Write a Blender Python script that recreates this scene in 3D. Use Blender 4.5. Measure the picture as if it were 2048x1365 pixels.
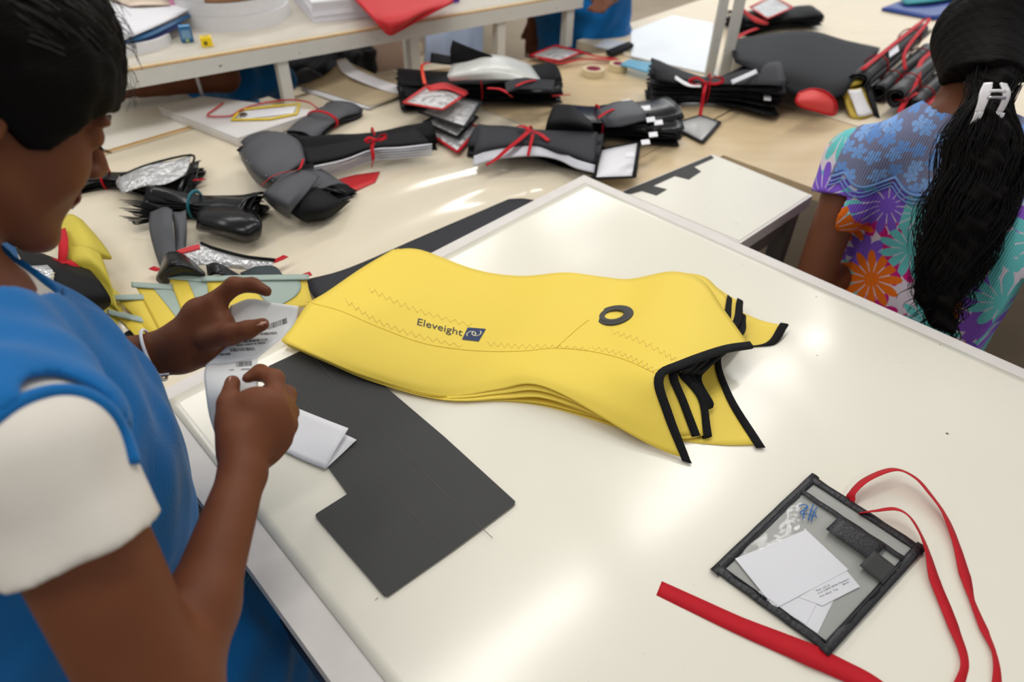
import bpy, bmesh, math, random
import numpy as np
from mathutils import Vector, Matrix
from mathutils.bvhtree import BVHTree

for o in list(bpy.data.objects):
    bpy.data.objects.remove(o)
random.seed(7); RNG = np.random.RandomState(7)
scn = bpy.context.scene
COL = scn.collection

# ------------------------------------------------------------------ camera, world, lights, exposure
TZ = 0.80            # height of the near work table
HC = 0.75            # camera height above that table
FPX = 1365.0
PITCH, ROLL = math.radians(40.0), math.radians(1.5)
_f = np.array([0, math.cos(PITCH), -math.sin(PITCH)])
_r = np.array([1.0, 0, 0]); _u = np.cross(_r, _f)
CR = math.cos(ROLL)*_r + math.sin(ROLL)*_u
CU = -math.sin(ROLL)*_r + math.cos(ROLL)*_u
CF = _f
CAM = np.array([0, 0, TZ+HC])
cd = bpy.data.cameras.new('camera'); cam = bpy.data.objects.new('camera', cd); COL.objects.link(cam)
cd.sensor_width = 36.0; cd.lens = FPX/2048*36.0; cd.clip_start = 0.02; cd.clip_end = 100
m = Matrix.Identity(4)
for i in range(3):
    m[i][0] = CR[i]; m[i][1] = CU[i]; m[i][2] = -CF[i]; m[i][3] = CAM[i]
cam.matrix_world = m
cd.dof.use_dof = True; cd.dof.focus_distance = 0.98; cd.dof.aperture_fstop = 3.2
scn.camera = cam

w = bpy.data.worlds.new('hall_light'); scn.world = w; w.use_nodes = True
w.node_tree.nodes['Background'].inputs[0].default_value = (0.93, 0.96, 1.0, 1)
w.node_tree.nodes['Background'].inputs[1].default_value = 0.30

def tube_lamp(x, y, z, ang, power, L=1.25, wd=0.16, col=(1.0, 0.97, 0.92)):
    l = bpy.data.lights.new('fluorescent_tube_lamp', 'AREA'); l.shape = 'RECTANGLE'; l.size = L; l.size_y = wd
    l.energy = power; l.color = col
    o = bpy.data.objects.new('fluorescent_tube_lamp', l); COL.objects.link(o)
    o.location = (x, y, z); o.rotation_euler = (0, 0, ang)
    return o
LANG = math.atan2(0.7396, 0.6730)
for row, (bx, by) in enumerate([(-0.04, 1.30), (-1.75, 2.95), (1.55, -0.35)]):
    for k in range(-1, 4):
        s = k*1.75
        tube_lamp(bx+s*0.673, by+s*0.7396, TZ+2.15, LANG, 12 if row < 2 else 3.5)
# daylight from the tall windows behind the far tables
wl = bpy.data.lights.new('window_daylight', 'AREA'); wl.shape = 'RECTANGLE'; wl.size = 5.0; wl.size_y = 1.6; wl.energy = 35; wl.color = (0.9, 0.96, 1.0)
wo = bpy.data.objects.new('window_daylight', wl); COL.objects.link(wo)
wo.location = (2.6, 7.2, 2.3); wo.rotation_euler = (math.radians(-78), 0, math.radians(-15))

scn.view_settings.view_transform = 'Standard'; scn.view_settings.look = 'None'
scn.view_settings.exposure = 0.26; scn.view_settings.gamma = 1.0
scn.view_settings.use_curve_mapping = False

# ------------------------------------------------------------------ pixel -> place helpers (photo frame 2048x1365)
def ray(x, y): return CR*(x-1024) - CU*(y-682.5) + CF*FPX
def W(x, y, z=0.0):
    """world point seen at photo pixel x,y standing z metres above the near table top"""
    d = ray(x, y); return CAM + d*((HC-z)/-d[2])
def D(x, y, dep): return CAM + ray(x, y)*(dep/FPX)
def PX(p):
    q = np.asarray(p)-CAM; d = q@CF; return (1024+FPX*(q@CR)/d, 682.5-FPX*(q@CU)/d, d)
C0 = W(1168, 353); EA = W(320, 788)-C0; EA /= np.linalg.norm(EA); EB = W(2048, 742)-C0; EB /= np.linalg.norm(EB)
def AB(a, b, z=0.0):
    p = C0 + EA*a + EB*b; p = p.copy(); p[2] = TZ+z; return p
BZ = -0.04           # far cutting tables are a little lower
def B(x, y, z=0.0): return W(x, y, BZ+z)

# ------------------------------------------------------------------ materials
def lin(c):
    c = [v/255.0 for v in c[:3]]
    return tuple(v/12.92 if v <= .04045 else ((v+.055)/1.055)**2.4 for v in c)+(1.0,)
MATS = {}
def nn(nt, t, **kw):
    n = nt.nodes.new(t)
    for k, v in kw.items(): setattr(n, k, v)
    return n
def mixrgb(nt, fac, a, b, mode='MIX'):
    n = nt.nodes.new('ShaderNodeMix'); n.data_type = 'RGBA'; n.blend_type = mode
    for sock, v in ((n.inputs[0], fac), (n.inputs[6], a), (n.inputs[7], b)):
        if hasattr(v, 'default_value') or hasattr(v, 'links'): nt.links.new(v, sock)
        else: sock.default_value = v
    return n.outputs[2]
def mathn(nt, op, a, b=None, c=None):
    n = nt.nodes.new('ShaderNodeMath'); n.operation = op
    for i, v in enumerate((a, b, c)):
        if v is None: continue
        if isinstance(v, (int, float)): n.inputs[i].default_value = v
        else: nt.links.new(v, n.inputs[i])
    return n.outputs[0]
def mat(name, col, rough=.5, var=.10, vscale=12, bump=0.0, bscale=150, spec=.5, metal=0.0, sheen=0.0, coat=0.0, weave=0.0, wscale=300, subs=0.0, stretch=None, speck=None, trans=0.0, bdist=.002):
    if name in MATS: return MATS[name]
    M = bpy.data.materials.new(name); M.use_nodes = True; nt = M.node_tree; bs = nt.nodes['Principled BSDF']
    L = nt.links
    tc = nn(nt, 'ShaderNodeTexCoord'); src = tc.outputs['Object']
    if stretch:
        mp = nn(nt, 'ShaderNodeMapping'); mp.inputs['Scale'].default_value = stretch; L.new(src, mp.inputs[0]); src = mp.outputs[0]
    no = nn(nt, 'ShaderNodeTexNoise'); no.inputs['Scale'].default_value = vscale; no.inputs['Detail'].default_value = 4; L.new(src, no.inputs[0])
    c = lin(col); dk = tuple(v*(1-var*1.6) for v in c[:3])+(1,); lt = tuple(min(1, v*(1+var)) for v in c[:3])+(1,)
    out = mixrgb(nt, no.outputs[0], dk, lt)
    if speck:
        n2 = nn(nt, 'ShaderNodeTexNoise'); n2.inputs['Scale'].default_value = speck[1]; n2.inputs['Detail'].default_value = 2; L.new(tc.outputs['Object'], n2.inputs[0])
        rmp = nn(nt, 'ShaderNodeMapRange'); rmp.inputs[1].default_value = speck[2]; rmp.inputs[2].default_value = speck[2]+.04; L.new(n2.outputs[0], rmp.inputs[0])
        out = mixrgb(nt, rmp.outputs[0], out, lin(speck[0]))
    L.new(out, bs.inputs['Base Color'])
    bs.inputs['Roughness'].default_value = rough; bs.inputs['Specular IOR Level'].default_value = spec
    bs.inputs['Metallic'].default_value = metal; bs.inputs['Coat Weight'].default_value = coat
    bs.inputs['Sheen Weight'].default_value = sheen
    if subs: bs.inputs['Subsurface Weight'].default_value = subs; bs.inputs['Subsurface Radius'].default_value = (.01, .004, .002)
    if trans:
        tl = nn(nt, 'ShaderNodeBsdfTranslucent'); L.new(out, tl.inputs[0]); mx = nn(nt, 'ShaderNodeMixShader'); mx.inputs[0].default_value = trans
        L.new(bs.outputs[0], mx.inputs[1]); L.new(tl.outputs[0], mx.inputs[2]); L.new(mx.outputs[0], nt.nodes['Material Output'].inputs[0])
    last = None
    if bump:
        b1 = nn(nt, 'ShaderNodeTexNoise'); b1.inputs['Scale'].default_value = bscale; b1.inputs['Detail'].default_value = 3; L.new(src, b1.inputs[0])
        bp = nn(nt, 'ShaderNodeBump'); bp.inputs['Strength'].default_value = bump; bp.inputs['Distance'].default_value = bdist; L.new(b1.outputs[0], bp.inputs['Height']); last = bp
    if weave:
        for ax in ('X', 'Y'):
            wv = nn(nt, 'ShaderNodeTexWave'); wv.bands_direction = ax; wv.inputs['Scale'].default_value = wscale; L.new(tc.outputs['Object'], wv.inputs[0])
            bp = nn(nt, 'ShaderNodeBump'); bp.inputs['Strength'].default_value = weave; bp.inputs['Distance'].default_value = .0008; L.new(wv.outputs[0], bp.inputs['Height'])
            if last: L.new(last.outputs[0], bp.inputs['Normal'])
            last = bp
    if last: L.new(last.outputs[0], bs.inputs['Normal'])
    MATS[name] = M; return M
def clear(name, tint=(.86, .87, .86), gloss=.35, rough=.08, bump=.5, bscale=18):
    if name in MATS: return MATS[name]
    M = bpy.data.materials.new(name); M.use_nodes = True; nt = M.node_tree; L = nt.links
    for n in list(nt.nodes):
        if n.type == 'BSDF_PRINCIPLED': nt.nodes.remove(n)
    tr = nn(nt, 'ShaderNodeBsdfTransparent'); tr.inputs[0].default_value = tint+(1,)
    gl = nn(nt, 'ShaderNodeBsdfGlossy'); gl.inputs['Roughness'].default_value = rough; gl.inputs[0].default_value = (.95, .97, 1, 1)
    lw = nn(nt, 'ShaderNodeLayerWeight'); lw.inputs[0].default_value = gloss
    tc = nn(nt, 'ShaderNodeTexCoord'); no = nn(nt, 'ShaderNodeTexNoise'); no.inputs['Scale'].default_value = bscale; no.inputs['Detail'].default_value = 3; L.new(tc.outputs['Object'], no.inputs[0])
    bp = nn(nt, 'ShaderNodeBump'); bp.inputs['Strength'].default_value = bump; bp.inputs['Distance'].default_value = .01; L.new(no.outputs[0], bp.inputs['Height'])
    L.new(bp.outputs[0], gl.inputs['Normal']); L.new(bp.outputs[0], lw.inputs['Normal'])
    mx = nn(nt, 'ShaderNodeMixShader'); L.new(lw.outputs['Fresnel'], mx.inputs[0]); L.new(tr.outputs[0], mx.inputs[1]); L.new(gl.outputs[0], mx.inputs[2])
    L.new(mx.outputs[0], nt.nodes['Material Output'].inputs[0])
    MATS[name] = M; return M

# ------------------------------------------------------------------ mesh helpers
WL = {}
def wloc(o): return WL.get(o.name, np.zeros(3)) if o else np.zeros(3)
def obj(name, V, F, material, parent=None, smooth=True, origin=None, mats=None, fmat=None):
    V = np.asarray(V, float)
    if parent is None:
        og = np.array([V[:, 0].mean(), V[:, 1].mean(), V[:, 2].min()]) if origin is None else np.asarray(origin, float)
    else: og = wloc(parent)
    me = bpy.data.meshes.new(name); me.from_pydata((V-og).tolist(), [], [tuple(int(i) for i in f) for f in F]); me.update()
    if smooth: me.polygons.foreach_set('use_smooth', [True]*len(me.polygons))
    if mats:
        for q in mats: me.materials.append(q)
        if fmat is not None: me.polygons.foreach_set('material_index', list(fmat))
    else: me.materials.append(material)
    o = bpy.data.objects.new(name, me); COL.objects.link(o)
    if parent: o.parent = parent
    else: o.location = og
    WL[o.name] = og
    return o
def empty(name, loc):
    o = bpy.data.objects.new(name, None); COL.objects.link(o); o.location = tuple(loc); o.empty_display_size = .05
    WL[o.name] = np.asarray(loc, float); return o
def tag(o, label=None, cat=None, group=None, kind=None):
    if label: o['label'] = label
    if cat: o['category'] = cat
    if group: o['group'] = group
    if kind: o['kind'] = kind
    return o
def thing(name, loc, label, cat, group=None): return tag(empty(name, loc), label, cat, group)

def catmull(P, n):
    """P: (k, ...) control points, n samples per span"""
    P = np.asarray(P, float)
    if len(P) < 3 and len(P) == 2:
        t = np.linspace(0, 1, n+1).reshape((-1,)+(1,)*(P.ndim-1)); return P[0]*(1-t)+P[1]*t
    Q = np.concatenate([[2*P[0]-P[1]], P, [2*P[-1]-P[-2]]])
    out = []
    for i in range(len(P)-1):
        p0, p1, p2, p3 = Q[i:i+4]
        for k in range(n):
            t = k/n
            out.append(.5*((2*p1)+(-p0+p2)*t+(2*p0-5*p1+4*p2-p3)*t*t+(-p0+3*p1-3*p2+p3)*t**3))
    out.append(P[-1]); return np.array(out)
def grid_surface(name, G, material, parent=None, thick=.001, smooth=True, wob=0):
    """G: (m,n,3) grid -> closed sheet of real thickness"""
    m, n = G.shape[:2]
    du = np.gradient(G, axis=0); dv = np.gradient(G, axis=1); N = np.cross(du, dv); N /= (np.linalg.norm(N, axis=2, keepdims=True)+1e-12)
    if N[..., 2].mean() < 0: N = -N; flip = True
    else: flip = False
    T = G.reshape(-1, 3); Bm = (G-N*thick).reshape(-1, 3); V = np.concatenate([T, Bm]); off = m*n; F = []
    def q(a, b, c, d): F.append((a, b, c, d) if not flip else (d, c, b, a))
    for i in range(m-1):
        for j in range(n-1):
            a = i*n+j; q(a, a+n, a+n+1, a+1); q(off+a+1, off+a+n+1, off+a+n, off+a)
    for i in range(m-1):
        a = i*n; q(a, off+a, off+a+n, a+n); a = i*n+n-1; q(a+n, off+a+n, off+a, a)
    for j in range(n-1):
        a = j; q(a+1, off+a+1, off+a, a); a = (m-1)*n+j; q(a, off+a, off+a+1, a+1)
    return obj(name, V, F, material, parent, smooth)
def patch(name, rows, material, parent=None, n=5, thick=.0012, base=0.0, world=False):
    R = np.array([[(p if world else W(p[0], p[1], p[2]+base)) for p in r] for r in rows], float)
    G = catmull(R, n); G = np.swapaxes(catmull(np.swapaxes(G, 0, 1), n), 0, 1)
    return grid_surface(name, G, material, parent, thick)
def prism(name, pts, z0, z1, material, parent=None, smooth=False, bev=0.0):
    """flat plate from an outline of world xy points"""
    P = np.array([(p[0], p[1]) for p in pts], float); n = len(P)
    ar = sum(P[i][0]*P[(i+1) % n][1]-P[(i+1) % n][0]*P[i][1] for i in range(n))
    if ar < 0: P = P[::-1]
    V = [(x, y, z0) for x, y in P]+[(x, y, z1) for x, y in P]
    F = [tuple(range(n))[::-1], tuple(range(n, 2*n))]+[(i, (i+1) % n, n+(i+1) % n, n+i) for i in range(n)]
    o = obj(name, V, F, material, parent, smooth)
    if bev:
        b = o.modifiers.new('bevel', 'BEVEL'); b.width = bev; b.segments = 2
    return o
def frame_box(name, c, ex, ey, sx, sy, z0, z1, material, parent=None, bev=0.0):
    c = np.asarray(c); ex = np.asarray(ex)[:2]/np.linalg.norm(ex[:2]); ey = np.asarray(ey)[:2]/np.linalg.norm(ey[:2])
    pts = [c[:2]+ex*sx*i+ey*sy*j for i, j in ((-.5, -.5), (.5, -.5), (.5, .5), (-.5, .5))]
    return prism(name, pts, z0, z1, material, parent, bev=bev)
def tube(name, pts, r, material, parent=None, seg=8, n=4, closed=False, flat=1.0, join=None):
    P = np.asarray(pts, float)
    if closed: P = np.concatenate([P, P[:1]])
    C = catmull(P, n) if n > 1 else P
    R = np.full(len(C), r) if np.isscalar(r) else np.interp(np.linspace(0, 1, len(C)), np.linspace(0, 1, len(r)), r)
    Tn = np.gradient(C, axis=0); Tn /= np.linalg.norm(Tn, axis=1, keepdims=True)+1e-12
    up = np.array([0, 0, 1.0])
    V = []; F = []
    nv = None
    for i, (c, t) in enumerate(zip(C, Tn)):
        if nv is None:
            a = up if abs(t[2]) < .9 else np.array([1.0, 0, 0]); nv = np.cross(t, a)
        nv = nv-t*(nv@t); nv /= np.linalg.norm(nv)+1e-12; bv = np.cross(t, nv)
        for k in range(seg):
            an = 2*math.pi*k/seg; V.append(c+R[i]*(math.cos(an)*nv+flat*math.sin(an)*bv))
    m = len(C)
    for i in range(m-1):
        for k in range(seg):
            a = i*seg+k; b = i*seg+(k+1) % seg; F.append((a, b, b+seg, a+seg))
    F.append(tuple(range(seg))[::-1]); F.append(tuple(range((m-1)*seg, m*seg)))
    if join is not None:
        o = len(join[0]); join[0].extend(V); join[1].extend([tuple(i+o for i in f) for f in F]); return
    return obj(name, V, F, material, parent)
def ribbon(name, pts, width, material, parent=None, n=6, thick=.0008, normals=None, twist=None):
    """band along pts; lies flat (normal up) unless twist angles (deg) are given per point"""
    P = catmull(np.asarray(pts, float), n); m = len(P)
    Tn = np.gradient(P, axis=0); Tn /= np.linalg.norm(Tn, axis=1, keepdims=True)+1e-12
    tw = np.zeros(m) if twist is None else np.interp(np.linspace(0, 1, m), np.linspace(0, 1, len(twist)), np.radians(twist))
    wd = np.full(m, width) if np.isscalar(width) else np.interp(np.linspace(0, 1, m), np.linspace(0, 1, len(width)), width)
    G = np.zeros((m, 3, 3)); prev = None
    for i in range(m):
        s = np.cross(Tn[i], [0, 0, 1.0])
        if np.linalg.norm(s) < .15 and prev is not None: s = prev-Tn[i]*(prev@Tn[i])
        s /= np.linalg.norm(s)+1e-12
        if prev is not None and s@prev < 0: s = -s
        prev = s; up = np.cross(s, Tn[i])
        s2 = math.cos(tw[i])*s+math.sin(tw[i])*up
        for j, k in enumerate((-.5, 0, .5)): G[i, j] = P[i]+s2*wd[i]*k
    return grid_surface(name, G, material, parent, thick)
def lathe(name, prof, c, material, parent=None, seg=40, axis=None, smooth=True):
    """prof: closed list of (r,z); revolved about axis at c"""
    ax = np.array([0, 0, 1.0]) if axis is None else np.asarray(axis)/np.linalg.norm(axis)
    t = np.array([1.0, 0, 0]) if abs(ax[0]) < .9 else np.array([0, 1.0, 0]); e1 = np.cross(ax, t); e1 /= np.linalg.norm(e1); e2 = np.cross(ax, e1)
    V = []; F = []; n = len(prof)
    for k in range(seg):
        a = 2*math.pi*k/seg
        for r, z in prof: V.append(np.asarray(c)+ax*z+r*(math.cos(a)*e1+math.sin(a)*e2))
    for k in range(seg):
        for i in range(n):
            a = k*n+i; b = k*n+(i+1) % n; c2 = ((k+1) % seg)*n+(i+1) % n; d = ((k+1) % seg)*n+i; F.append((a, d, c2, b))
    o = obj(name, V, F, material, parent, smooth)
    if smooth:
        e = o.modifiers.new('edge', 'EDGE_SPLIT'); e.split_angle = math.radians(40)
    return o

# ------------------------------------------------------------------ signed distance bodies
class Vol:
    def __init__(s, lo, hi, h):
        s.lo = np.asarray(lo, float); s.h = h; s.n = np.ceil((np.asarray(hi)-s.lo)/h).astype(int)+1
        s.F = np.full(tuple(s.n), 1.0, np.float32)
    def _box(s, lo, hi):
        a = np.clip(np.floor((lo-s.lo)/s.h).astype(int), 0, s.n-1); b = np.clip(np.ceil((hi-s.lo)/s.h).astype(int)+1, 0, s.n)
        if np.any(b <= a): return None
        g = [(s.lo[i]+s.h*np.arange(a[i], b[i])).astype(np.float32) for i in range(3)]
        X = np.meshgrid(*g, indexing='ij'); return (slice(a[0], b[0]), slice(a[1], b[1]), slice(a[2], b[2])), X
    def blend(s, sl, d, k, sub=False):
        f = s.F[sl]
        if sub:
            h = np.clip(.5-.5*(f+d)/k, 0, 1); s.F[sl] = f*(1-h)+(-d)*h+k*h*(1-h)
        else:
            h = np.clip(.5+.5*(d-f)/k, 0, 1); s.F[sl] = d*(1-h)+f*h-k*h*(1-h)
    def cone(s, a, b, ra, rb, k=.01, sub=False):
        a = np.asarray(a, float); b = np.asarray(b, float); r = max(ra, rb)+k*1.5+.004
        q = s._box(np.minimum(a, b)-r, np.maximum(a, b)+r)
        if q is None: return
        sl, X = q; ab = b-a; l2 = max(ab@ab, 1e-12)
        t = np.clip(((X[0]-a[0])*ab[0]+(X[1]-a[1])*ab[1]+(X[2]-a[2])*ab[2])/l2, 0, 1)
        d = np.sqrt((X[0]-a[0]-t*ab[0])**2+(X[1]-a[1]-t*ab[1])**2+(X[2]-a[2]-t*ab[2])**2)-(ra+(rb-ra)*t)
        s.blend(sl, d, k, sub)
    def ell(s, c, r, R=None, k=.01, sub=False):
        """ellipsoid, R rows = local axes"""
        c = np.asarray(c, float); r = np.asarray(r, float); R = np.eye(3) if R is None else np.asarray(R, float)
        e = np.sqrt(((R*r[:, None])**2).sum(0))+k*1.5+.004
        q = s._box(c-e, c+e)
        if q is None: return
        sl, X = q; Y = [R[i, 0]*(X[0]-c[0])+R[i, 1]*(X[1]-c[1])+R[i, 2]*(X[2]-c[2]) for i in range(3)]
        k0 = np.sqrt(sum((Y[i]/r[i])**2 for i in range(3))); k1 = np.sqrt(sum((Y[i]/r[i]**2)**2 for i in range(3)))+1e-9
        s.blend(sl, (k0*(k0-1)/k1).astype(np.float32), k, sub)
    def grid(s):
        return np.meshgrid(*[(s.lo[i]+s.h*np.arange(s.n[i])).astype(np.float32) for i in range(3)], indexing='ij')
    def cut(s, p, nrm):
        """keep the side nrm points away from"""
        p = np.asarray(p); nrm = np.asarray(nrm, float)/np.linalg.norm(nrm); X = s.grid()
        s.F = np.maximum(s.F, (X[0]-p[0])*nrm[0]+(X[1]-p[1])*nrm[1]+(X[2]-p[2])*nrm[2])
    def noise(s, amp, freq, seed=0):
        X = s.grid(); r = np.random.RandomState(seed)
        for i in range(5):
            k = r.normal(size=3)*freq; s.F = s.F+(amp*np.sin(k[0]*X[0]+k[1]*X[1]+k[2]*X[2]+r.rand()*6)).astype(np.float32)
    def mesh(s):
        F = s.F.copy(); F[0] = F[-1] = 1; F[:, 0] = F[:, -1] = 1; F[:, :, 0] = F[:, :, -1] = 1
        I = F < 0; n = F.shape; c = np.zeros((n[0]-1, n[1]-1, n[2]-1), np.int8)
        for i in (0, 1):
            for j in (0, 1):
                for k in (0, 1): c += I[i:n[0]-1+i, j:n[1]-1+j, k:n[2]-1+k]
        act = (c > 0) & (c < 8); idx = np.argwhere(act); id3 = np.full(act.shape, -1, np.int64); id3[act] = np.arange(len(idx))
        acc = np.zeros((len(idx), 3)); cnt = np.zeros(len(idx))
        cs = [np.array(q) for q in np.ndindex(2, 2, 2)]
        for p in cs:
            for ax in range(3):
                if p[ax]: continue
                q = p.copy(); q[ax] = 1
                A = F[idx[:, 0]+p[0], idx[:, 1]+p[1], idx[:, 2]+p[2]]; Bv = F[idx[:, 0]+q[0], idx[:, 1]+q[1], idx[:, 2]+q[2]]
                mk = (A < 0) != (Bv < 0); t = np.where(mk, A/(A-Bv+1e-12), 0)
                pt = p+np.outer(t, (q-p)); acc[mk] += pt[mk]; cnt[mk] += 1
        V = s.lo+(idx+acc/cnt[:, None])*s.h; Fs = []
        for ax in range(3):
            a1, a2 = [(1, 2), (2, 0), (0, 1)][ax]
            sl0 = [slice(None)]*3; sl1 = [slice(None)]*3; sl0[ax] = slice(0, -1); sl1[ax] = slice(1, None)
            ch = I[tuple(sl0)] != I[tuple(sl1)]; e = np.argwhere(ch); e = e[(e[:, a1] > 0) & (e[:, a2] > 0) & (e[:, a1] < n[a1]-1) & (e[:, a2] < n[a2]-1)]
            ins = I[tuple(sl0)][tuple(e.T)]
            def cell(d1, d2):
                q = e.copy(); q[:, a1] -= d1; q[:, a2] -= d2; return id3[tuple(q.T)]
            qd = np.stack([cell(1, 1), cell(0, 1), cell(0, 0), cell(1, 0)], 1); qd[~ins] = qd[~ins][:, ::-1]; Fs.append(qd)
        return V, np.concatenate(Fs)
    def make(s, name, material, parent=None):
        V, F = s.mesh(); return obj(name, V, F, material, parent)
def unit(v): v = np.asarray(v, float); return v/np.linalg.norm(v)
# ------------------------------------------------------------------ shared materials
m_lam = mat('cream_laminate', (232, 228, 214), .32, .03, 5, bump=.03, bscale=25, speck=((150, 140, 120), 55, .745))
m_rim = mat('white_edge_strip', (222, 216, 210), .45, .06, 30, bump=.1, bscale=60, speck=((110, 85, 70), 90, .74))
m_side = mat('grey_steel_frame', (120, 116, 112), .5, .1, 20)
m_navy = mat('dark_blue_steel', (38, 48, 66), .4, .1, 20)
m_floor = mat('concrete_floor', (172, 156, 134), .6, .15, 3, bump=.1, bscale=30)
m_wall = mat('painted_wall', (225, 224, 218), .7, .04, 4)
m_beige = mat('beige_plywood', (214, 190, 150), .36, .10, 7, stretch=(1, 5, 1), bump=.05, bscale=40)
m_pale = mat('pale_beige_plywood', (226, 210, 182), .4, .08, 7, stretch=(1, 5, 1))
m_white_tab = mat('white_laminate', (238, 234, 224), .3, .03, 6)
m_woodedge = mat('raw_wood_edge', (196, 146, 70), .5, .15, 40)
m_paintmetal = mat('white_painted_steel', (218, 216, 208), .45, .05, 30, speck=((70, 60, 50), 60, .73))
m_shelfply = mat('shelf_plywood', (222, 208, 180), .5, .12, 10, stretch=(6, 1, 1))
m_plyedge = mat('plywood_edge', (206, 172, 124), .6, .2, 60)
m_yellow = mat('yellow_sailcloth', (255, 224, 92), .55, .03, 6, weave=.05, wscale=260, spec=.3, trans=.12)
m_blackbind = mat('black_webbing', (30, 29, 31), .75, .2, 60, weave=.7, wscale=220, spec=.2)
m_thread = mat('pale_thread', (255, 226, 128), .7, .05, 40)
m_blackcloth = mat('black_coated_fabric', (58, 58, 57), .6, .07, 14, bump=.12, bscale=350, spec=.35)
m_greycloth = mat('dark_grey_coated_fabric', (50, 50, 54), .6, .07, 14, bump=.1, bscale=300, spec=.2)
m_bundle = mat('black_fabric', (19, 19, 21), .6, .12, 16, bump=.15, bscale=260, spec=.15)
m_gloss = mat('black_glossy_vinyl', (13, 13, 15), .25, .1, 16, bump=.25, bscale=60, spec=.35)
m_gvinyl = mat('grey_vinyl', (70, 71, 76), .5, .06, 14, bump=.15, bscale=260, weave=.15, wscale=160)
m_red = mat('red_ribbon', (196, 18, 34), .6, .10, 30, weave=.25, wscale=300, spec=.25)
m_redcloth = mat('red_fabric', (205, 40, 44), .55, .08, 20, weave=.1, wscale=250)
m_paper = mat('white_paper', (232, 231, 234), .6, .015, 8, spec=.25)
m_band = mat('reflective_white_band', (205, 205, 212), .4, .04, 20)
m_clear = clear('clear_vinyl')
m_clear2 = clear('crinkled_clear_vinyl', (.93, .94, .94), .5, .12, 1.0, 30)
m_ink = mat('black_ink', (40, 40, 46), .6, .05)
m_chrome = mat('steel', (180, 180, 182), .3, .05, metal=1.0)

# ------------------------------------------------------------------ the setting
fl = prism('floor', [(-6, -3), (8, -3), (8, 10), (-6, 10)], -.05, 0, m_floor); tag(fl, 'grey concrete factory floor under the tables', 'floor', kind='structure')
for nm, p in (('wall_back', [(-6, 10), (8, 10), (8, 10.15), (-6, 10.15)]), ('wall_left', [(-6.15, -3), (-6, -3), (-6, 10), (-6.15, 10)])):
    q = prism(nm, p, 0, 3.3, m_wall); tag(q, 'plain white painted hall wall', 'wall', kind='structure')

# ------------------------------------------------------------------ near work table
def legs(parent, pts, ztop, material, s=.04):
    for p in pts: frame_box('leg', p, EA, EB, s, s, 0.0, ztop, material, parent)
LT = 1.75
tbl = thing('work_table', (AB(.5, .8)[0], AB(.5, .8)[1], 0), 'near white-topped work table holding the yellow panels and the clear pouch', 'table')
NA = np.linalg.norm(W(320, 788)-C0)
q = [AB(0, 0), AB(NA, 0), AB(NA, LT), AB(0, LT)]
rimw = .042
e2 = W(770, 1365)-W(320, 788); e2 /= np.linalg.norm(e2)
# outer outline, following the slightly skewed table edge at the worker's side
cA, cB = AB(0, 0), AB(NA, 0); cB2 = cB+e2*LT; cA2 = AB(0, LT)
prism('tabletop', [AB(.022, .02), AB(NA-.0, .02), cB2, AB(.022, LT)], TZ-.028, TZ-.002, m_lam, tbl)
# near sheet of cream vinyl, gently buckled, that covers the top
def buckle(x, y, amp):
    return amp*(math.sin(7*x+3*y+.5)*math.sin(4*y-5*x+1.2)+.6*math.sin(15*x-9*y+2)*math.sin(6*x+12*y)+.35*math.sin(24*x+10*y))
nu, nv = 70, 90
G = np.zeros((nu, nv, 3))
for i in range(nu):
    for j in range(nv):
        u, v = i/(nu-1), j/(nv-1)
        p0 = AB(.026, .024+v*(LT-.03)); p1 = cB+e2*(.024+v*(LT-.03))
        p = p0*(1-u)+p1*u; ed = min(u, v, 1-u, 1-v)*8; p[2] = TZ+.0004+max(0, .0018+buckle(p[0], p[1], .0021)*min(1, ed))
        G[i, j] = p
m_vinyl = mat('cream_vinyl_sheet', (236, 231, 215), .2, .03, 4, bump=.04, bscale=9, spec=.5, speck=((120, 105, 85), 70, .765))
grid_surface('vinyl_cover', G, m_vinyl, tbl, .0006)
for nm, a, b, c, d in (('edge_strip', AB(-.004, -.004), AB(NA+rimw, -.004), AB(NA+rimw, .024), AB(.024, .024)),
                       ('edge_strip', AB(-.004, -.004), AB(.024, .024), AB(.024, LT), AB(-.004, LT)),
                       ('edge_strip', AB(NA, -.0), AB(NA+rimw, -.004), cB2+EA*rimw, cB2)):
    prism(nm, [a, b, c, d], TZ-.03, TZ+.0008, m_rim, tbl)
prism('side_rail', [AB(NA+.006, .05), AB(NA+rimw-.012, .05), cB2+EA*(rimw-.012), cB2+EA*.006], TZ-.085, TZ-.0305, m_side, tbl)
prism('side_rail', [AB(.0, .03), AB(.02, .03), AB(.02, LT), AB(.0, LT)], TZ-.085, TZ-.0305, m_side, tbl)
prism('cross_rail', [AB(.03, .03), AB(NA, .03), AB(NA, .055), AB(.03, .055)], TZ-.085, TZ-.0305, m_side, tbl)
prism('lower_bar', [AB(NA+.0, .06), AB(NA+.03, .06), cB2+EA*.03, cB2], TZ-.2, TZ-.16, m_navy, tbl)
legs(tbl, [AB(.05, .08), AB(NA-.01, .08), AB(.05, LT-.06), cB+e2*(LT-.06)], TZ-.03, m_side, .045)

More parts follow.
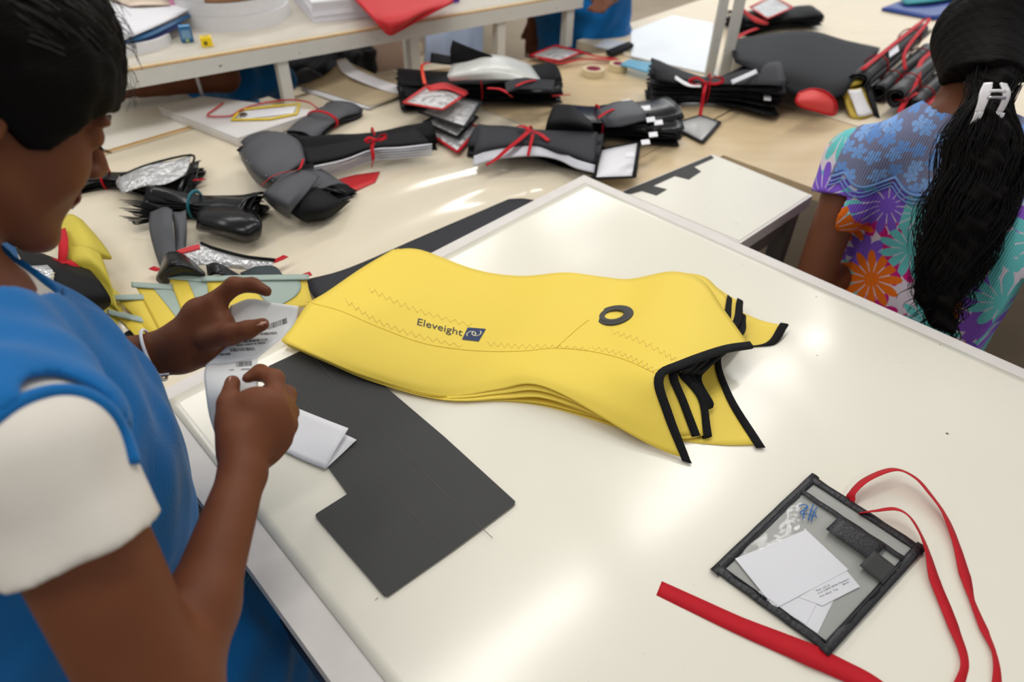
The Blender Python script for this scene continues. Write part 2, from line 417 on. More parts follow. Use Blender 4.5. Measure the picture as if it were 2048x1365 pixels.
# ------------------------------------------------------------------ far tables
def table(label, a0, a1, b0, b1, z, top, th=.03, edge=None, leg=True, name='cutting_table'):
    t = thing(name, (AB((a0+a1)/2, (b0+b1)/2)[0], AB((a0+a1)/2, (b0+b1)/2)[1], 0), label, 'table')
    prism('tabletop', [AB(a0, b0), AB(a1, b0), AB(a1, b1), AB(a0, b1)], TZ+z-th, TZ+z, top, t)
    if edge:
        prism('edge_strip', [AB(a0, b1), AB(a1, b1), AB(a1, b1+.006), AB(a0, b1+.006)], TZ+z-th, TZ+z, edge, t)
    if leg: legs(t, [AB(a0+s*(a1-a0)*.95+.02, b0+r*(b1-b0)*.9+.04) for s in (0, 1) for r in (0, 1)], TZ+z-th, m_side)
    return t
t1 = thing('cutting_table', (AB(.5, -.5)[0], AB(.5, -.5)[1], 0), 'long beige cutting table covered with black fabric bundles', 'table')
prism('tabletop', [AB(*q) for q in ((1.9, -.012), (-.9, -.012), (-.9, -.60), (-.65, -.74), (-.25, -.93), (.1, -1.02), (1.9, -1.02))], TZ+BZ-.03, TZ+BZ, m_beige, t1)
legs(t1, [AB(1.8, -.1), AB(1.8, -.9), AB(-.8, -.1), AB(-.8, -.5), AB(.4, -.08), AB(.4, -.9)], TZ+BZ-.03, m_side)
t2 = table('beige table beyond the woman, carrying the ribbon-tied rolls', -3.2, -.912, -.78, 1.6, BZ, m_pale)
t2b = table('beige table between the white board and the rolls', -.905, -.44, -.005, 1.3, BZ, m_beige)
prism('top_leaf', [AB(-.44, -.01), AB(-.02, -.01), AB(-.02, .09), AB(-.44, .14)], TZ+BZ-.03, TZ+BZ, m_beige, t2b)
t3 = table('white laminate table with a raw wood edge at the far left', .42, 1.9, -1.75, -1.022, BZ+.002, m_white_tab, edge=m_woodedge)
t4 = table('pale far table standing beyond the raised shelf', -2.6, -.7, -3.2, -1.75, BZ-.02, m_pale)

# clear wavy plastic sheet over the long beige table
nu, nv = 170, 90
G = np.zeros((nu, nv, 3))
for i in range(nu):
    for j in range(nv):
        a = -.18+2.0*i/(nu-1); b = -1.0+.965*j/(nv-1); p = AB(a, b)
        wv = (math.sin(46*b+9*a+1.8*math.sin(6*a))*.6+math.sin(23*b-14*a+2)*.4)*.5+.5
        amp = .0075*math.exp(-((b+.27)/.22)**2)+.0015
        p[2] = TZ+BZ+.001+amp*wv*(.6+.4*math.sin(7*a+1))
        G[i, j] = p
m_sheet = clear('clear_table_sheet', (.97, .96, .94), .42, .13, .25, 6)
m_sheetw = mat('milky_plastic_sheet', (228, 216, 192), .12, .06, 5, bump=.06, bscale=8, spec=.6)
sh = grid_surface('plastic_sheet', G, m_sheetw, None, .0005); tag(sh, 'milky wavy plastic sheet spread over the long beige table', 'plastic sheet')

# white pattern board with a black gridded edge beside the woman
wb = thing('pattern_board', (AB(-.24, .24)[0], AB(-.24, .24)[1], 0), 'white board table with a black stepped strip on its edge, beside the woman', 'table')
bd = [W(1238, 386, BZ), W(1425, 309, BZ), W(1625, 392, BZ), W(1480, 488, BZ)]
cx = sum(bd)/4
prism('board', bd, TZ+BZ-.03, TZ+BZ+.001, m_rim, wb)
prism('board_face', [cx+(p-cx)*.955 for p in bd], TZ+BZ+.001, TZ+BZ+.0022, m_lam, wb)
prism('under_frame', [cx+(p-cx)*.86 for p in bd], TZ+BZ-.1, TZ+BZ-.03, m_side, wb)
for p in bd: frame_box('leg', cx+(p-cx)*.8, EA, EB, .04, .04, 0, TZ+BZ-.03, m_side, wb)
P_ = [(1240, 386), (1422, 311), (1428, 316), (1388, 334), (1402, 343), (1378, 359), (1350, 352), (1306, 372), (1334, 379), (1313, 391), (1284, 382), (1262, 388)]
prism('black_strip', [W(x, y, BZ+.003) for x, y in P_], TZ+BZ+.0022, TZ+BZ+.0034, m_blackcloth, wb)

# ------------------------------------------------------------------ raised shelf
SZ = .09
sl0, sl1 = W(150, 198, SZ), W(1165, 15, SZ)
sd = unit(sl1-sl0); sn = np.array([-sd[1], sd[0], 0]); sn = sn if sn[1] > 0 else -sn
slen = np.linalg.norm(sl1-sl0)
shelf = thing('raised_shelf', (*(sl0+sd*slen/2)[:2], TZ+BZ), 'long white raised shelf with a chipped steel rim and plywood top', 'shelf')
sc = sl0+sd*slen/2
def sq(u0, u1, v0, v1, z0, z1, nm, mt, par=shelf, bev=0):
    return prism(nm, [sl0+sd*u0+sn*v0, sl0+sd*u1+sn*v0, sl0+sd*u1+sn*v1, sl0+sd*u0+sn*v1], TZ+z0, TZ+z1, mt, par, bev=bev)
sq(0, slen, -.002, .004, SZ, SZ+.042, 'front_rim', m_paintmetal)
sq(0, slen, .004, .036, SZ, SZ+.004, 'rim_flange', m_paintmetal)
sq(0, slen, .60, .606, SZ, SZ+.042, 'back_rim', m_paintmetal)
sq(slen-.004, slen, .004, .60, SZ, SZ+.042, 'end_rim', m_paintmetal)
sq(0, slen, .0045, .60, SZ+.03, SZ+.046, 'plywood_top', m_shelfply)
sq(0, slen, .0, .012, SZ+.0425, SZ+.0475, 'plywood_lip', m_plyedge)
sq(slen*.02, slen*.985, .03, .59, SZ+.0461, SZ+.0468, 'grey_lining', mat('worn_grey_lining', (206, 198, 184), .5, .1, 14))
for px in (565, 830, 1005, 1143):
    # foot of each post on the far table, below the rim
    tt = min(range(0, 400), key=lambda k: abs(PX(sl0+sd*slen*k/400)[0]-px))/400
    sq(slen*tt-.016, slen*tt+.016, .004, .036, BZ-.0 if px < 1100 else BZ, SZ, 'post', m_paintmetal)
for tt in (.3, .75): sq(slen*tt-.014, slen*tt+.014, .57, .60, BZ-.76, SZ, 'post', m_paintmetal)

# tall upright pair on the right
up = thing('upright_post', (*W(1430, 158, BZ)[:2], TZ+BZ), 'tall white double steel upright behind the bow-shaped bundle', 'post')
pb = W(1433, 158, BZ)
for k, w_ in ((-.028, .03), (.022, .034)):
    c = pb+CR*k; frame_box('steel_angle', c, (1, .2), (-.2, 1), w_, .012, TZ+BZ, TZ+1.3, m_paintmetal, up)
    frame_box('steel_angle', c+np.array([w_/2-.004, .02, 0]), (1, .2), (-.2, 1), .008, .03, TZ+BZ, TZ+1.3, m_paintmetal, up)
# ------------------------------------------------------------------ stack of yellow sailcloth panels
# control rows run from the back edge to the front edge; columns from the left end to the notched right end: (px, py, height)
TOPROWS = [
 [(786, 499, .027), (842, 500, .030), (950, 539, .018), (1040, 552, .022), (1130, 545, .040), (1200, 553, .032), (1260, 558, .026), (1345, 543, .052), (1405, 561, .055), (1445, 615, .052), (1502, 695, .045)],
 [(722, 537, .032), (800, 562, .029), (890, 590, .022), (985, 603, .024), (1085, 600, .038), (1165, 605, .036), (1235, 610, .034), (1310, 607, .058), (1365, 625, .066), (1408, 660, .066), (1450, 704, .062)],
 [(655, 583, .034), (730, 615, .032), (830, 650, .028), (930, 672, .026), (1040, 680, .036), (1120, 680, .042), (1190, 685, .044), (1255, 692, .060), (1310, 702, .072), (1345, 715, .076), (1368, 733, .076)],
 [(617, 607, .033), (690, 652, .032), (790, 700, .028), (895, 728, .024), (1005, 722, .032), (1075, 718, .042), (1140, 726, .044), (1205, 742, .052), (1262, 750, .066), (1300, 756, .074), (1324, 757, .076)],
 [(593, 640, .031), (650, 690, .029), (745, 735, .024), (870, 768, .016), (985, 757, .024), (1055, 747, .040), (1120, 763, .042), (1190, 790, .042), (1255, 818, .042), (1300, 826, .044), (1342, 828, .046)],
 [(562, 682, .028), (640, 716, .024), (735, 755, .016), (880, 794, .006), (990, 781, .016), (1058, 768, .034), (1120, 787, .034), (1195, 830, .026), (1265, 872, .016), (1325, 902, .009), (1377, 920, .006)]]
BOTROWS = [
 [(806, 500, .004), (870, 522, .003), (955, 546, .003), (1045, 560, .003), (1135, 560, .003), (1210, 566, .003), (1280, 572, .003), (1375, 585, .003), (1450, 610, .004), (1520, 640, .008), (1573, 652, .020)],
 [(735, 545, .004), (812, 572, .003), (900, 596, .003), (995, 609, .003), (1095, 611, .003), (1175, 620, .003), (1250, 632, .003), (1340, 648, .003), (1420, 664, .003), (1480, 678, .003), (1545, 690, .004)],
 [(668, 592, .004), (742, 623, .003), (840, 656, .003), (940, 678, .003), (1050, 690, .003), (1130, 695, .003), (1205, 703, .003), (1280, 708, .003), (1360, 708, .003), (1425, 705, .003), (1482, 697, .003)],
 [(630, 618, .004), (700, 660, .003), (800, 706, .003), (905, 732, .003), (1015, 735, .003), (1090, 740, .003), (1160, 750, .003), (1235, 760, .003), (1310, 758, .003), (1385, 740, .003), (1440, 718, .003)],
 [(604, 648, .004), (660, 696, .003), (755, 740, .003), (880, 772, .003), (995, 775, .003), (1075, 782, .003), (1145, 795, .003), (1220, 812, .003), (1300, 822, .003), (1390, 820, .003), (1462, 792, .003)],
 [(572, 688, .004), (650, 722, .003), (745, 762, .003), (885, 797, .003), (1005, 803, .003), (1085, 813, .003), (1160, 832, .003), (1245, 858, .003), (1335, 878, .003), (1440, 890, .003), (1522, 889, .003)]]
def grid_of(rows): return np.array([[W(*p) for p in r] for r in rows])
GT, GB = grid_of(TOPROWS), grid_of(BOTROWS)
def dense(G, n=6):
    G = catmull(G, n); return np.swapaxes(catmull(np.swapaxes(G, 0, 1), n), 0, 1)
LAY = [(0.0, 0, 0), (.17, .004, -.010), (.36, -.006, .012), (.55, .010, -.004), (.78, .004, -.006), (1.0, 0, 0)]
LBL = ['lowest yellow sailcloth panel, flat on the table with both tips spread', 'yellow sailcloth panel second from the bottom of the stack',
       'yellow sailcloth panel third from the bottom of the stack', 'yellow sailcloth panel third from the top of the stack',
       'yellow sailcloth panel directly beneath the top panel with the logo', 'topmost yellow sailcloth panel with printed logo and black eyelet ring']
ENDC = {4: [(1462, 602, .036), (1452, 655, .036), (1385, 735, .066), (1352, 748, .066), (1372, 805, .035), (1396, 868, .010)],
        3: [(1484, 606, .034), (1474, 655, .030), (1395, 738, .056), (1370, 745, .055), (1407, 795, .030), (1420, 868, .010)],
        2: [(1490, 634, .028), (1482, 672, .024), (1410, 738, .04), (1385, 750, .045), (1415, 800, .022), (1408, 838, .012)],
        1: [(1474, 652, .025), (1476, 682, .02), (1420, 730, .03), (1400, 760, .03), (1425, 810, .015), (1400, 812, .012)]}
top_panel = None; TOPG = None
GRIDS = [None]*6
for i, (t, sx, sy) in reversed(list(enumerate(LAY))):
    Gc = GB*(1-t)+GT*t
    if 0 < i < 5:
        # the inner layers slide about and sag at the open end
        ncol = Gc.shape[1]
        for c in range(ncol):
            f = max(0, (c-5)/5.0)
            Gc[:, c] += EB*(sx*(1+f))+EA*(sy*f)
            Gc[:, c, 2] -= 0.0
        sag = np.array([-.010, -.004, .0, -.002, -.006, 0])[:, None]*np.clip((np.arange(ncol)-6)/4.0, 0, 1)[None]
        Gc[:, :, 2] = np.maximum(Gc[:, :, 2]+sag*(1 if i < 4 else .3), TZ+.003+.001*i)
        tgt = np.array([W(*q) for q in ENDC[i]]); dl = tgt-Gc[:, -1]
        for c, wgt in ((-1, 1.0), (-2, .62), (-3, .3), (-4, .1)): Gc[:, c] += dl*wgt
        Gc[..., 2] = np.maximum(Gc[..., 2], TZ+.003+.001*i)
    Dn = dense(Gc)
    if i < 5:   # every layer stays below the one on top of it
        Ga = GRIDS[i+1]; mm_, nn_ = Ga.shape[:2]
        bv = BVHTree.FromPolygons([Vector(v) for v in Ga.reshape(-1, 3)], [(r*nn_+c, r*nn_+c+1, (r+1)*nn_+c+1, (r+1)*nn_+c) for r in range(mm_-1) for c in range(nn_-1)])
        lo = TZ+.003+.0012*i
        for r in range(Dn.shape[0]):
            for c in range(Dn.shape[1]):
                p = Dn[r, c]; h = bv.ray_cast(Vector((p[0], p[1], TZ+.5)), Vector((0, 0, -1)))[0]
                if h is not None: Dn[r, c, 2] = max(TZ+.0015, min(p[2], h.z-.0022))
    GRIDS[i] = Dn
for i in range(6):
    Dn = GRIDS[i]
    p = thing('sailcloth_cover', (Dn[..., 0].mean(), Dn[..., 1].mean(), TZ+.003), LBL[i], 'fabric panel', 'stack of yellow sailcloth panels')
    body = grid_surface('cloth', Dn, m_yellow, p, .0009)
    # black binding folded over the notched end: one strip for the far tip, one for the near tip
    en = Dn[:, -1]; nrm = np.cross(Dn[1:, -1]-Dn[:-1, -1], Dn[:-1, -1]-Dn[:-1, -3]); nrm = np.concatenate([nrm, nrm[-1:]]); nrm /= np.linalg.norm(nrm, axis=1, keepdims=True)
    inn = Dn[:, -1]-Dn[:, -4]; inn /= np.linalg.norm(inn, axis=1, keepdims=True)
    ext0 = en[0]+(en[0]-en[1])*.35; ext1 = en[-1]+(en[-1]-en[-2])*.45
    E = np.concatenate([[ext0], en, [ext1]]); Nn = np.concatenate([nrm[:1], nrm, nrm[-1:]]); In = np.concatenate([inn[:1], inn, inn[-1:]])
    sec = [(-.0115, .0024), (.0012, .003), (.0028, 0), (.0012, -.0036), (-.0115, -.003)]
    Gb = np.array([[E[k]+In[k]*a+Nn[k]*b for a, b in sec] for k in range(len(E))])
    Gb[..., 2] = np.maximum(Gb[..., 2], TZ+.0040)
    bo = grid_surface('binding', Gb, m_blackbind, p, .0006)
    if i == 5: top_panel, TOPG, top_cloth = p, Dn, body
# decals that follow the top panel's surface
mm = top_cloth.data
TBVH = BVHTree.FromPolygons([tuple(np.array(v.co)+wloc(top_panel)) for v in mm.vertices], [tuple(f.vertices) for f in mm.polygons])
def on_top(x, y, lift=.0007):
    d = unit(ray(x, y)); h, n, _, _ = TBVH.ray_cast(Vector(CAM), Vector(d))
    if h is None: return W(x, y, .03)
    n = np.array(n); n = n if n@d < 0 else -n
    return np.array(h)+n*lift
def zigzag(p0, p1, amp, nz, name='zigzag_stitching'):
    p0, p1 = [np.array(catmull(np.array(q, float), 12)) for q in (p0, p1)]
    V = ([], [])
    N = nz*2
    for half in (0,):
        pts = []
        for k in range(N+1):
            t = k/N*(len(p0)-1); i = min(int(t), len(p0)-2); f = t-i
            a = p0[i]*(1-f)+p0[i+1]*f; b = p1[i]*(1-f)+p1[i+1]*f
            c = a if k % 2 == 0 else b
            pts.append(on_top(c[0], c[1], .0006))
        tube('', pts, .00042, m_thread, n=1, seg=4, join=V)
    obj(name, V[0], V[1], m_thread, top_panel)
zigzag([(735, 572), (800, 603), (870, 628), (945, 648)], [(737, 583), (800, 613), (870, 637), (943, 655)], 1, 13)
zigzag([(690, 597), (760, 640), (840, 668), (925, 690)], [(692, 608), (760, 650), (840, 678), (925, 697)], 1, 15)
zigzag([(975, 683), (1040, 688), (1110, 690), (1180, 695)], [(975, 693), (1040, 698), (1110, 698), (1180, 702)], 1, 14)
zigzag([(1225, 660), (1275, 675), (1330, 702), (1372, 728)], [(1222, 668), (1272, 685), (1326, 712), (1366, 737)], 1, 12)
zigzag([(1185, 692), (1240, 703), (1285, 722), (1325, 745)], [(1183, 700), (1238, 712), (1281, 732), (1320, 752)], 1, 12)
sm = catmull(np.array([(612, 604), (680, 622), (760, 656), (850, 688), (950, 702), (1040, 703), (1110, 697), (1180, 703), (1250, 720), (1320, 752)], float), 5)
tube('seam', [on_top(x, y, .0003) for x, y in sm], .0005, mat('seam_thread', (228, 186, 52), .7), top_panel, seg=4, n=1)  # seam in thread of a slightly darker yellow than the panel
sm = catmull(np.array([(1178, 640), (1155, 658), (1130, 680), (1112, 696)], float), 5)
tube('seam', [on_top(x, y, .0003) for x, y in sm], .0005, MATS['seam_thread'], top_panel, seg=4, n=1)
# eyelet ring
gc = on_top(1229, 633, 0); g1 = on_top(1245, 633, 0)-gc; g2 = on_top(1229, 645, 0)-gc; gn = unit(np.cross(g1, g2)); gn = gn if gn[2] > 0 else -gn
gr = np.linalg.norm(on_top(1267, 628, 0)-gc)
lathe('eyelet_ring', [(gr*.50, -.003), (gr*.50, .0022), (gr*.58, .003), (gr*.78, .003), (gr*.80, .0022), (gr*.98, .002), (gr, .0012), (gr, -.003)], gc+gn*.0018, mat('black_rubber', (58, 56, 54), .5, .05), top_panel, 48, gn)
# printed name and square emblem
def text_mesh(body, size=1.0, shear=0):
    cu = bpy.data.curves.new('t', 'FONT'); cu.body = body; cu.size = size; cu.shear = shear; cu.resolution_u = 3
    ob = bpy.data.objects.new('t', cu); COL.objects.link(ob); dg = bpy.context.evaluated_depsgraph_get()
    me = bpy.data.meshes.new_from_object(ob.evaluated_get(dg)); V = np.array([tuple(v.co) for v in me.vertices]); F = [tuple(p.vertices) for p in me.polygons]
    bpy.data.objects.remove(ob); bpy.data.meshes.remove(me); return V, F
def decal_px(name, V, F, o, ex, ey, material, parent, fn, lift=.0008):
    P = [fn(*(np.array(o)+np.array(ex)*v[0]+np.array(ey)*v[1]), lift) for v in V]
    return obj(name, P, F, material, parent, smooth=False)
V, F = text_mesh('Eleveight', 1.0, .0)
V[:, 0] -= V[:, 0].min(); wtx = V[:, 0].max(); V[:, 0] /= wtx
m_logo = mat('navy_print', (38, 54, 92), .6, .03); m_navyink = mat('dark_print', (52, 54, 66), .6, .03)
decal_px('printed_name', V, F, (834, 650.5), (90, 22.5), (3.5, -19), m_navyink, top_panel, on_top)
sqv = np.array([(u, v) for v in np.linspace(0, 1, 5) for u in np.linspace(0, 1, 5)]); sqf = [(r*5+c, r*5+c+1, r*5+c+6, r*5+c+5) for r in range(4) for c in range(4)]
K = [np.array(p, float) for p in ((924, 680), (957.5, 684), (972, 659), (935.5, 656))]
qv = [K[0]*(1-u)*(1-v)+K[1]*u*(1-v)+K[2]*u*v+K[3]*(1-u)*v for u, v in sqv]
emblem = obj('printed_emblem', [on_top(p[0], p[1], .0009) for p in qv], sqf, m_logo, top_panel, smooth=False)
def emb(u, v): return K[0]*(1-u)*(1-v)+K[1]*u*(1-v)+K[2]*u*v+K[3]*(1-u)*v
V2 = ([], [])
for sgn in (1, -1):
    pts = []
    for a in np.linspace(-20, 235, 14):
        an = math.radians(a); u, v = .5-sgn*.13+.24*math.cos(an)*sgn*1.0, .56*1+.0-.06*sgn+.22*math.sin(an)*sgn
        q = emb(u, v-.02); pts.append(on_top(q[0], q[1], .0012))
    tube('', pts, .0011, m_paper, n=1, seg=4, join=V2, flat=.3)
obj('emblem_swirl', V2[0], V2[1], mat('emblem_cream', (240, 232, 196), .6), emblem)

# ------------------------------------------------------------------ black L-shaped piece, folded paper
Lo = [(538, 738), (620, 699), (660, 712), (745, 756), (890, 880), (1030, 1008), (1029, 1014), (900, 1110), (776, 1198), (768, 1196), (700, 1116), (632, 1037), (634, 1033), (697, 993), (664, 948), (600, 840)]
lp = thing('black_fabric_piece', W(800, 980), 'flat black L-shaped fabric piece under the yellow panels', 'fabric piece')
prism('cloth', [W(x, y) for x, y in Lo], TZ+.0042, TZ+.0056, m_blackcloth, lp)
m_stitch = mat('grey_stitch_line', (104, 92, 88), .7, .05)
for a, b in (((628, 720), (835, 940)), ((835, 940), (985, 1082)), ((560, 742), (648, 850)), ((648, 850), (880, 1090))):
    A_, B_ = W(*a), W(*b)
    pts = [A_*(1-t)+B_*t for t in np.linspace(0, 1, 14)]
    tube('stitch_line', [(p[0], p[1], TZ+.0057) for p in pts], .0004, m_stitch, lp, seg=4, n=1)
fp = thing('folded_paper', W(640, 870), 'folded blank white paper lying on the black piece', 'paper')
patch('upper_leaf', [[(590, 815, .006), (645, 837, .013), (697, 857, .020)], [(574, 858, .006), (625, 878, .011), (672, 898, .017)], [(560, 898, .0065), (605, 920, .0065), (650, 938, .0072)]], m_paper, fp, 4, .0005)
patch('lower_leaf', [[(594, 822, .006), (655, 852, .0065), (713, 880, .010)], [(580, 862, .006), (630, 884, .006), (683, 909, .0075)], [(562, 899, .006), (606, 921, .006), (651, 938, .0063)]], m_paper, fp, 4, .0004)

# ------------------------------------------------------------------ clear pouch with red ribbon
pc = thing('clear_pouch', W(1630, 1130), 'clear plastic pouch with black edging and red ribbon on the near table', 'pouch')
PC = [(1620, 957), (1843, 1103), (1655, 1310), (1425, 1143)]
pw = [W(x, y) for x, y in PC]
def pq(u, v, z=0):  # u along top edge, v down
    p = pw[0]*(1-u)*(1-v)+pw[1]*u*(1-v)+pw[2]*u*v+pw[3]*(1-u)*v; p = p.copy(); p[2] = TZ+.003+z; return p
def bulge(u, v): return .007*math.sin(math.pi*min(1, max(0, u)))*math.sin(math.pi*min(1, max(0, v)))+.0006*math.sin(9*u+5*v)*math.sin(7*v)
def pgrid(u0, u1, v0, v1, z, n=14, bf=1.0):
    return np.array([[pq(u0+(u1-u0)*i/n, v0+(v1-v0)*j/n, z+bf*bulge(u0+(u1-u0)*i/n, v0+(v1-v0)*j/n)) for j in range(n+1)] for i in range(n+1)])
m_pback = mat('grey_back_vinyl', (172, 172, 166), .35, .05, 9)
grid_surface('back_sheet', pgrid(.01, .99, .01, .99, .0012, bf=.1), m_pback, pc, .0006)
m_pclear = clear('pouch_clear_vinyl', (.98, .98, .98), .12, .06, .18, 22)
grid_surface('front_sheet', pgrid(.02, .98, .02, .98, .0036, 22), m_pclear, pc, .0004)
bw = .055
m_trim = mat('black_pouch_trim', (36, 35, 38), .4, .15, 50, bump=.5, bscale=220)
def trim(u0, v0, u1, v1, wd, name='edge_binding', z=.0, th=.0045):
    # folded tape from (u0,v0) to (u1,v1) of half width wd (uv units corrected)
    A_, B_ = pq(u0, v0), pq(u1, v1); t = unit(B_-A_); s = np.cross(t, [0, 0, 1]); rows = []
    for k in range(13):
        c = A_*(1-k/12)+B_*(k/12); zz = z+.0006*math.sin(k*2.1+u0*5)
        rows.append([c+s*wd*x+np.array([0, 0, y+zz]) for x, y in ((-1, .0006), (-.9, th*.8), (0, th), (.9, th*.8), (1, .0006))])
    return grid_surface(name, np.array(rows), m_trim, pc, .0006)
hw = .0062
trim(-.005, .02, 1.02, .02, hw); trim(.025, -.02, .025, 1.02, hw); trim(.975, -.02, .975, 1.02, hw); trim(-.01, .98, 1.01, .98, hw)
trim(.05, .165, .95, .165, .0038, 'inner_tape', .004, .0022)
for (u0, u1, v0, v1, nm) in ((.40, .80, .17, .335, 'closure_tape'),):
    grid_surface(nm, pgrid(u0, u1, v0, v1, .0058, 6), m_trim, pc, .0008)
grid_surface('label_holder', pgrid(.76, .965, .26, .42, .0062, 6), m_blackcloth, pc, .0008)
# stitches along the trim
Vs = ([], [])
for (u0, v0, u1, v1) in ((.0, .04, 1, .04), (.045, 0, .045, 1), (.955, 0, .955, 1), (0, .957, 1, .957), (.41, .185, .79, .185), (.41, .32, .79, .32), (.42, .18, .42, .33)):
    nst = int(38*np.linalg.norm(pq(u1, v1)-pq(u0, v0))/.15)
    for k in range(nst):
        t0, t1 = k/nst, (k+.55)/nst; inner = u0 > .3
        z = .0062+.0012 if inner else .0043
        a_, b_ = [pq(u0+(u1-u0)*t, v0+(v1-v0)*t, z+(bulge(u0+(u1-u0)*t, v0+(v1-v0)*t) if inner else 0)) for t in (t0, t1)]
        tube('', [a_, b_], .0003, m_ink, n=1, seg=4, join=Vs)
tag(obj('stitching', Vs[0], Vs[1], mat('grey_thread', (92, 90, 94), .6), pc), kind='stuff')
# handwriting in blue
pen = mat('blue_marker', (30, 110, 190), .5)
strokes = [[(1598, 1012), (1612, 1010), (1614, 1017), (1604, 1023), (1600, 1028), (1612, 1030)], [(1614, 1012), (1608, 1024), (1606, 1040)], [(1626, 1008), (1622, 1022), (1616, 1042)], [(1612, 1028), (1624, 1032), (1634, 1036)], [(1634, 1015), (1626, 1028), (1622, 1044)], [(1618, 1020), (1628, 1026), (1632, 1034)]]
for s in strokes:
    pts = [W(x, y, .0088) for x, y in s]
    for p in pts: p[2] = TZ+.003+.0062
    tube('pen_stroke', pts, .0007, pen, pc, seg=4, n=4, flat=.4)
# red ribbon lanyard through the slit at the top edge
pts = [W(1700, 1003, .006), W(1705, 985, .014), W(1735, 958, .022), W(1788, 939, .026), W(1830, 955, .024), W(1862, 990, .018), W(1890, 1030, .012), W(1912, 1085, .008), W(1930, 1150, .005), W(1945, 1200, .004), W(1970, 1260, .004), W(1992, 1310, .004), W(1998, 1365, .004), W(1985, 1430, .004), W(1940, 1500, .004)]
ribbon('lanyard', pts, [.014, .013, .016, .014, .013, .015, .016, .012, .016, .012, .015, .013, .015, .015, .015], m_red, pc, 7, .0008, twist=[60, 50, 45, 35, 30, 35, 40, 25, 15, 30, 20, 35, 20, 5, 5])
pts = [W(1718, 1026, .008), W(1750, 1022, .014), W(1790, 1018, .022), W(1818, 1032, .022), W(1840, 1065, .018), W(1856, 1105, .011), W(1870, 1160, .006), W(1890, 1210, .004), W(1910, 1260, .004), W(1930, 1310, .004), W(1930, 1350, .004), W(1900, 1410, .004), W(1850, 1470, .004)]
ribbon('lanyard', pts, [.006, .009, .011, .015, .015, .014, .017, .016, .017, .017, .015, .014, .014], m_red, pc, 7, .0008, twist=[50, 40, 30, 40, 45, 40, 20, 15, 20, 25, 30, 10, 5])
pts = [W(1318, 1177, .003), W(1400, 1215, .003), W(1480, 1252, .003), W(1560, 1285, .003), W(1620, 1310, .005), W(1680, 1338, .004), W(1745, 1370, .004), W(1810, 1420, .003)]
ribbon('lanyard', pts, [.021, .022, .023, .026, .028, .025, .022, .020], m_red, pc, 7, .0008)
# slips of paper inside the pouch
def slip(name, pts, z, label, group=None):
    o = prism(name, [W(x, y, z) for x, y in pts], TZ+z-.0004, TZ+z, m_paper); tag(o, label, 'paper'); return o
slip('paper_slip', [(1470, 1118), (1612, 1060), (1697, 1140), (1550, 1218)], .0072, 'large blank white slip inside the clear pouch')
s2 = slip('paper_slip', [(1515, 1185), (1600, 1150), (1672, 1192), (1635, 1268)], .0052, 'lowest white slip in the clear pouch, poking out towards the corner')
slip('paper_slip', [(1512, 1190), (1565, 1170), (1640, 1195), (1612, 1250)], .0059, 'middle white slip in the clear pouch under the large one')
s3 = slip('printed_slip', [(1598, 1195), (1690, 1138), (1720, 1174), (1645, 1212)], .0066, 'printed white slip showing text lines in the clear pouch')
for ln, (txt, a, b) in enumerate((('Size 10.15', (1632, 1184), (1660, 1173)), ('Col 4.804-4044-Medium', (1636, 1190), (1698, 1160)), ('Item Black  Top', (1640, 1196), (1676, 1180)), ('Batch', (1686, 1172), (1698, 1166)))):
    V, F = text_mesh(txt); V[:, 0] /= V[:, 0].max()
    a = np.array(a, float); b = np.array(b, float)
    P = []
    for v in V:
        p = W(*(a+(b-a)*v[0]+np.array([-2.2, -4.6])*v[1]), .0066); p[2] = TZ+.0068; P.append(p)
    obj('printed_line', P, F, m_ink, s3, smooth=False)
# dark strip lying along the near table's far edge
ds = patch('dark_fabric_strip', [[(1018, 398, .014), (1045, 397, .014), (1068, 400, .014)], [(850, 470, .016), (900, 480, .016), (930, 490, .016)], [(700, 535, .016), (740, 545, .016), (790, 565, .016)], [(610, 560, .016), (625, 590, .016), (665, 630, .016)]], m_greycloth, None, 6, .0012, base=BZ)
tag(ds, 'long dark grey fabric strip lying along the far edge of the near table', 'fabric strip')
# ------------------------------------------------------------------ people
def skin_mat(name, col, rough=.45, var=.14):
    return mat(name, col, .55, var, 18, bump=.08, bscale=500, subs=.08, spec=.25)
m_skin = skin_mat('brown_skin', (112, 62, 35))
m_skin2 = skin_mat('dark_brown_skin', (112, 66, 42))
m_hair = mat('black_hair', (12, 9, 8), .65, .3, 40, bump=.9, bscale=90, spec=.08, stretch=(1, 1, 6))
m_hairs = mat('black_hair_strands', (14, 11, 10), .5, .2, 40, spec=.15)
m_vest = mat('blue_vest_cotton', (0, 104, 172), .75, .10, 22, bump=.25, bscale=260, weave=.25, wscale=240, spec=.2, sheen=.2)
m_teal = mat('teal_piping', (36, 132, 168), .7, .08, 30)
m_tee = mat('white_tee_jersey', (226, 218, 206), .8, .04, 16, bump=.1, bscale=220, spec=.2)
m_nail = mat('fingernail', (196, 150, 130), .35, .05)
m_lip = mat('lips', (128, 66, 50), .4, .1)
m_gold = mat('gold', (212, 160, 60), .3, .05, metal=1.0)
m_navycloth = mat('navy_trousers', (40, 44, 60), .8, .1)

def px_r(w, d): return w/2*d/FPX
def J(x, y, d): return D(x, y, d)

# ---- young worker on the left -------------------------------------------------
girl = thing('person', (-.43, .46, 0), 'person in a blue vest over a white tee, holding a strip of barcode labels', 'person')
neck = D(-110, 622, .60)                       # base of the neck
fw = unit([.77, .64, 0]); rt = unit([.64, -.77, 0]); upv = np.array([0, 0, 1.0])
rs = D(80, 915, .50); re_ = D(330, 1430, .53); rw = D(486, 948, .70)
lw = D(330, 705, .835); le = D(120, 760, .80); ls = neck-rt*.155+np.array([0, 0, -.03])
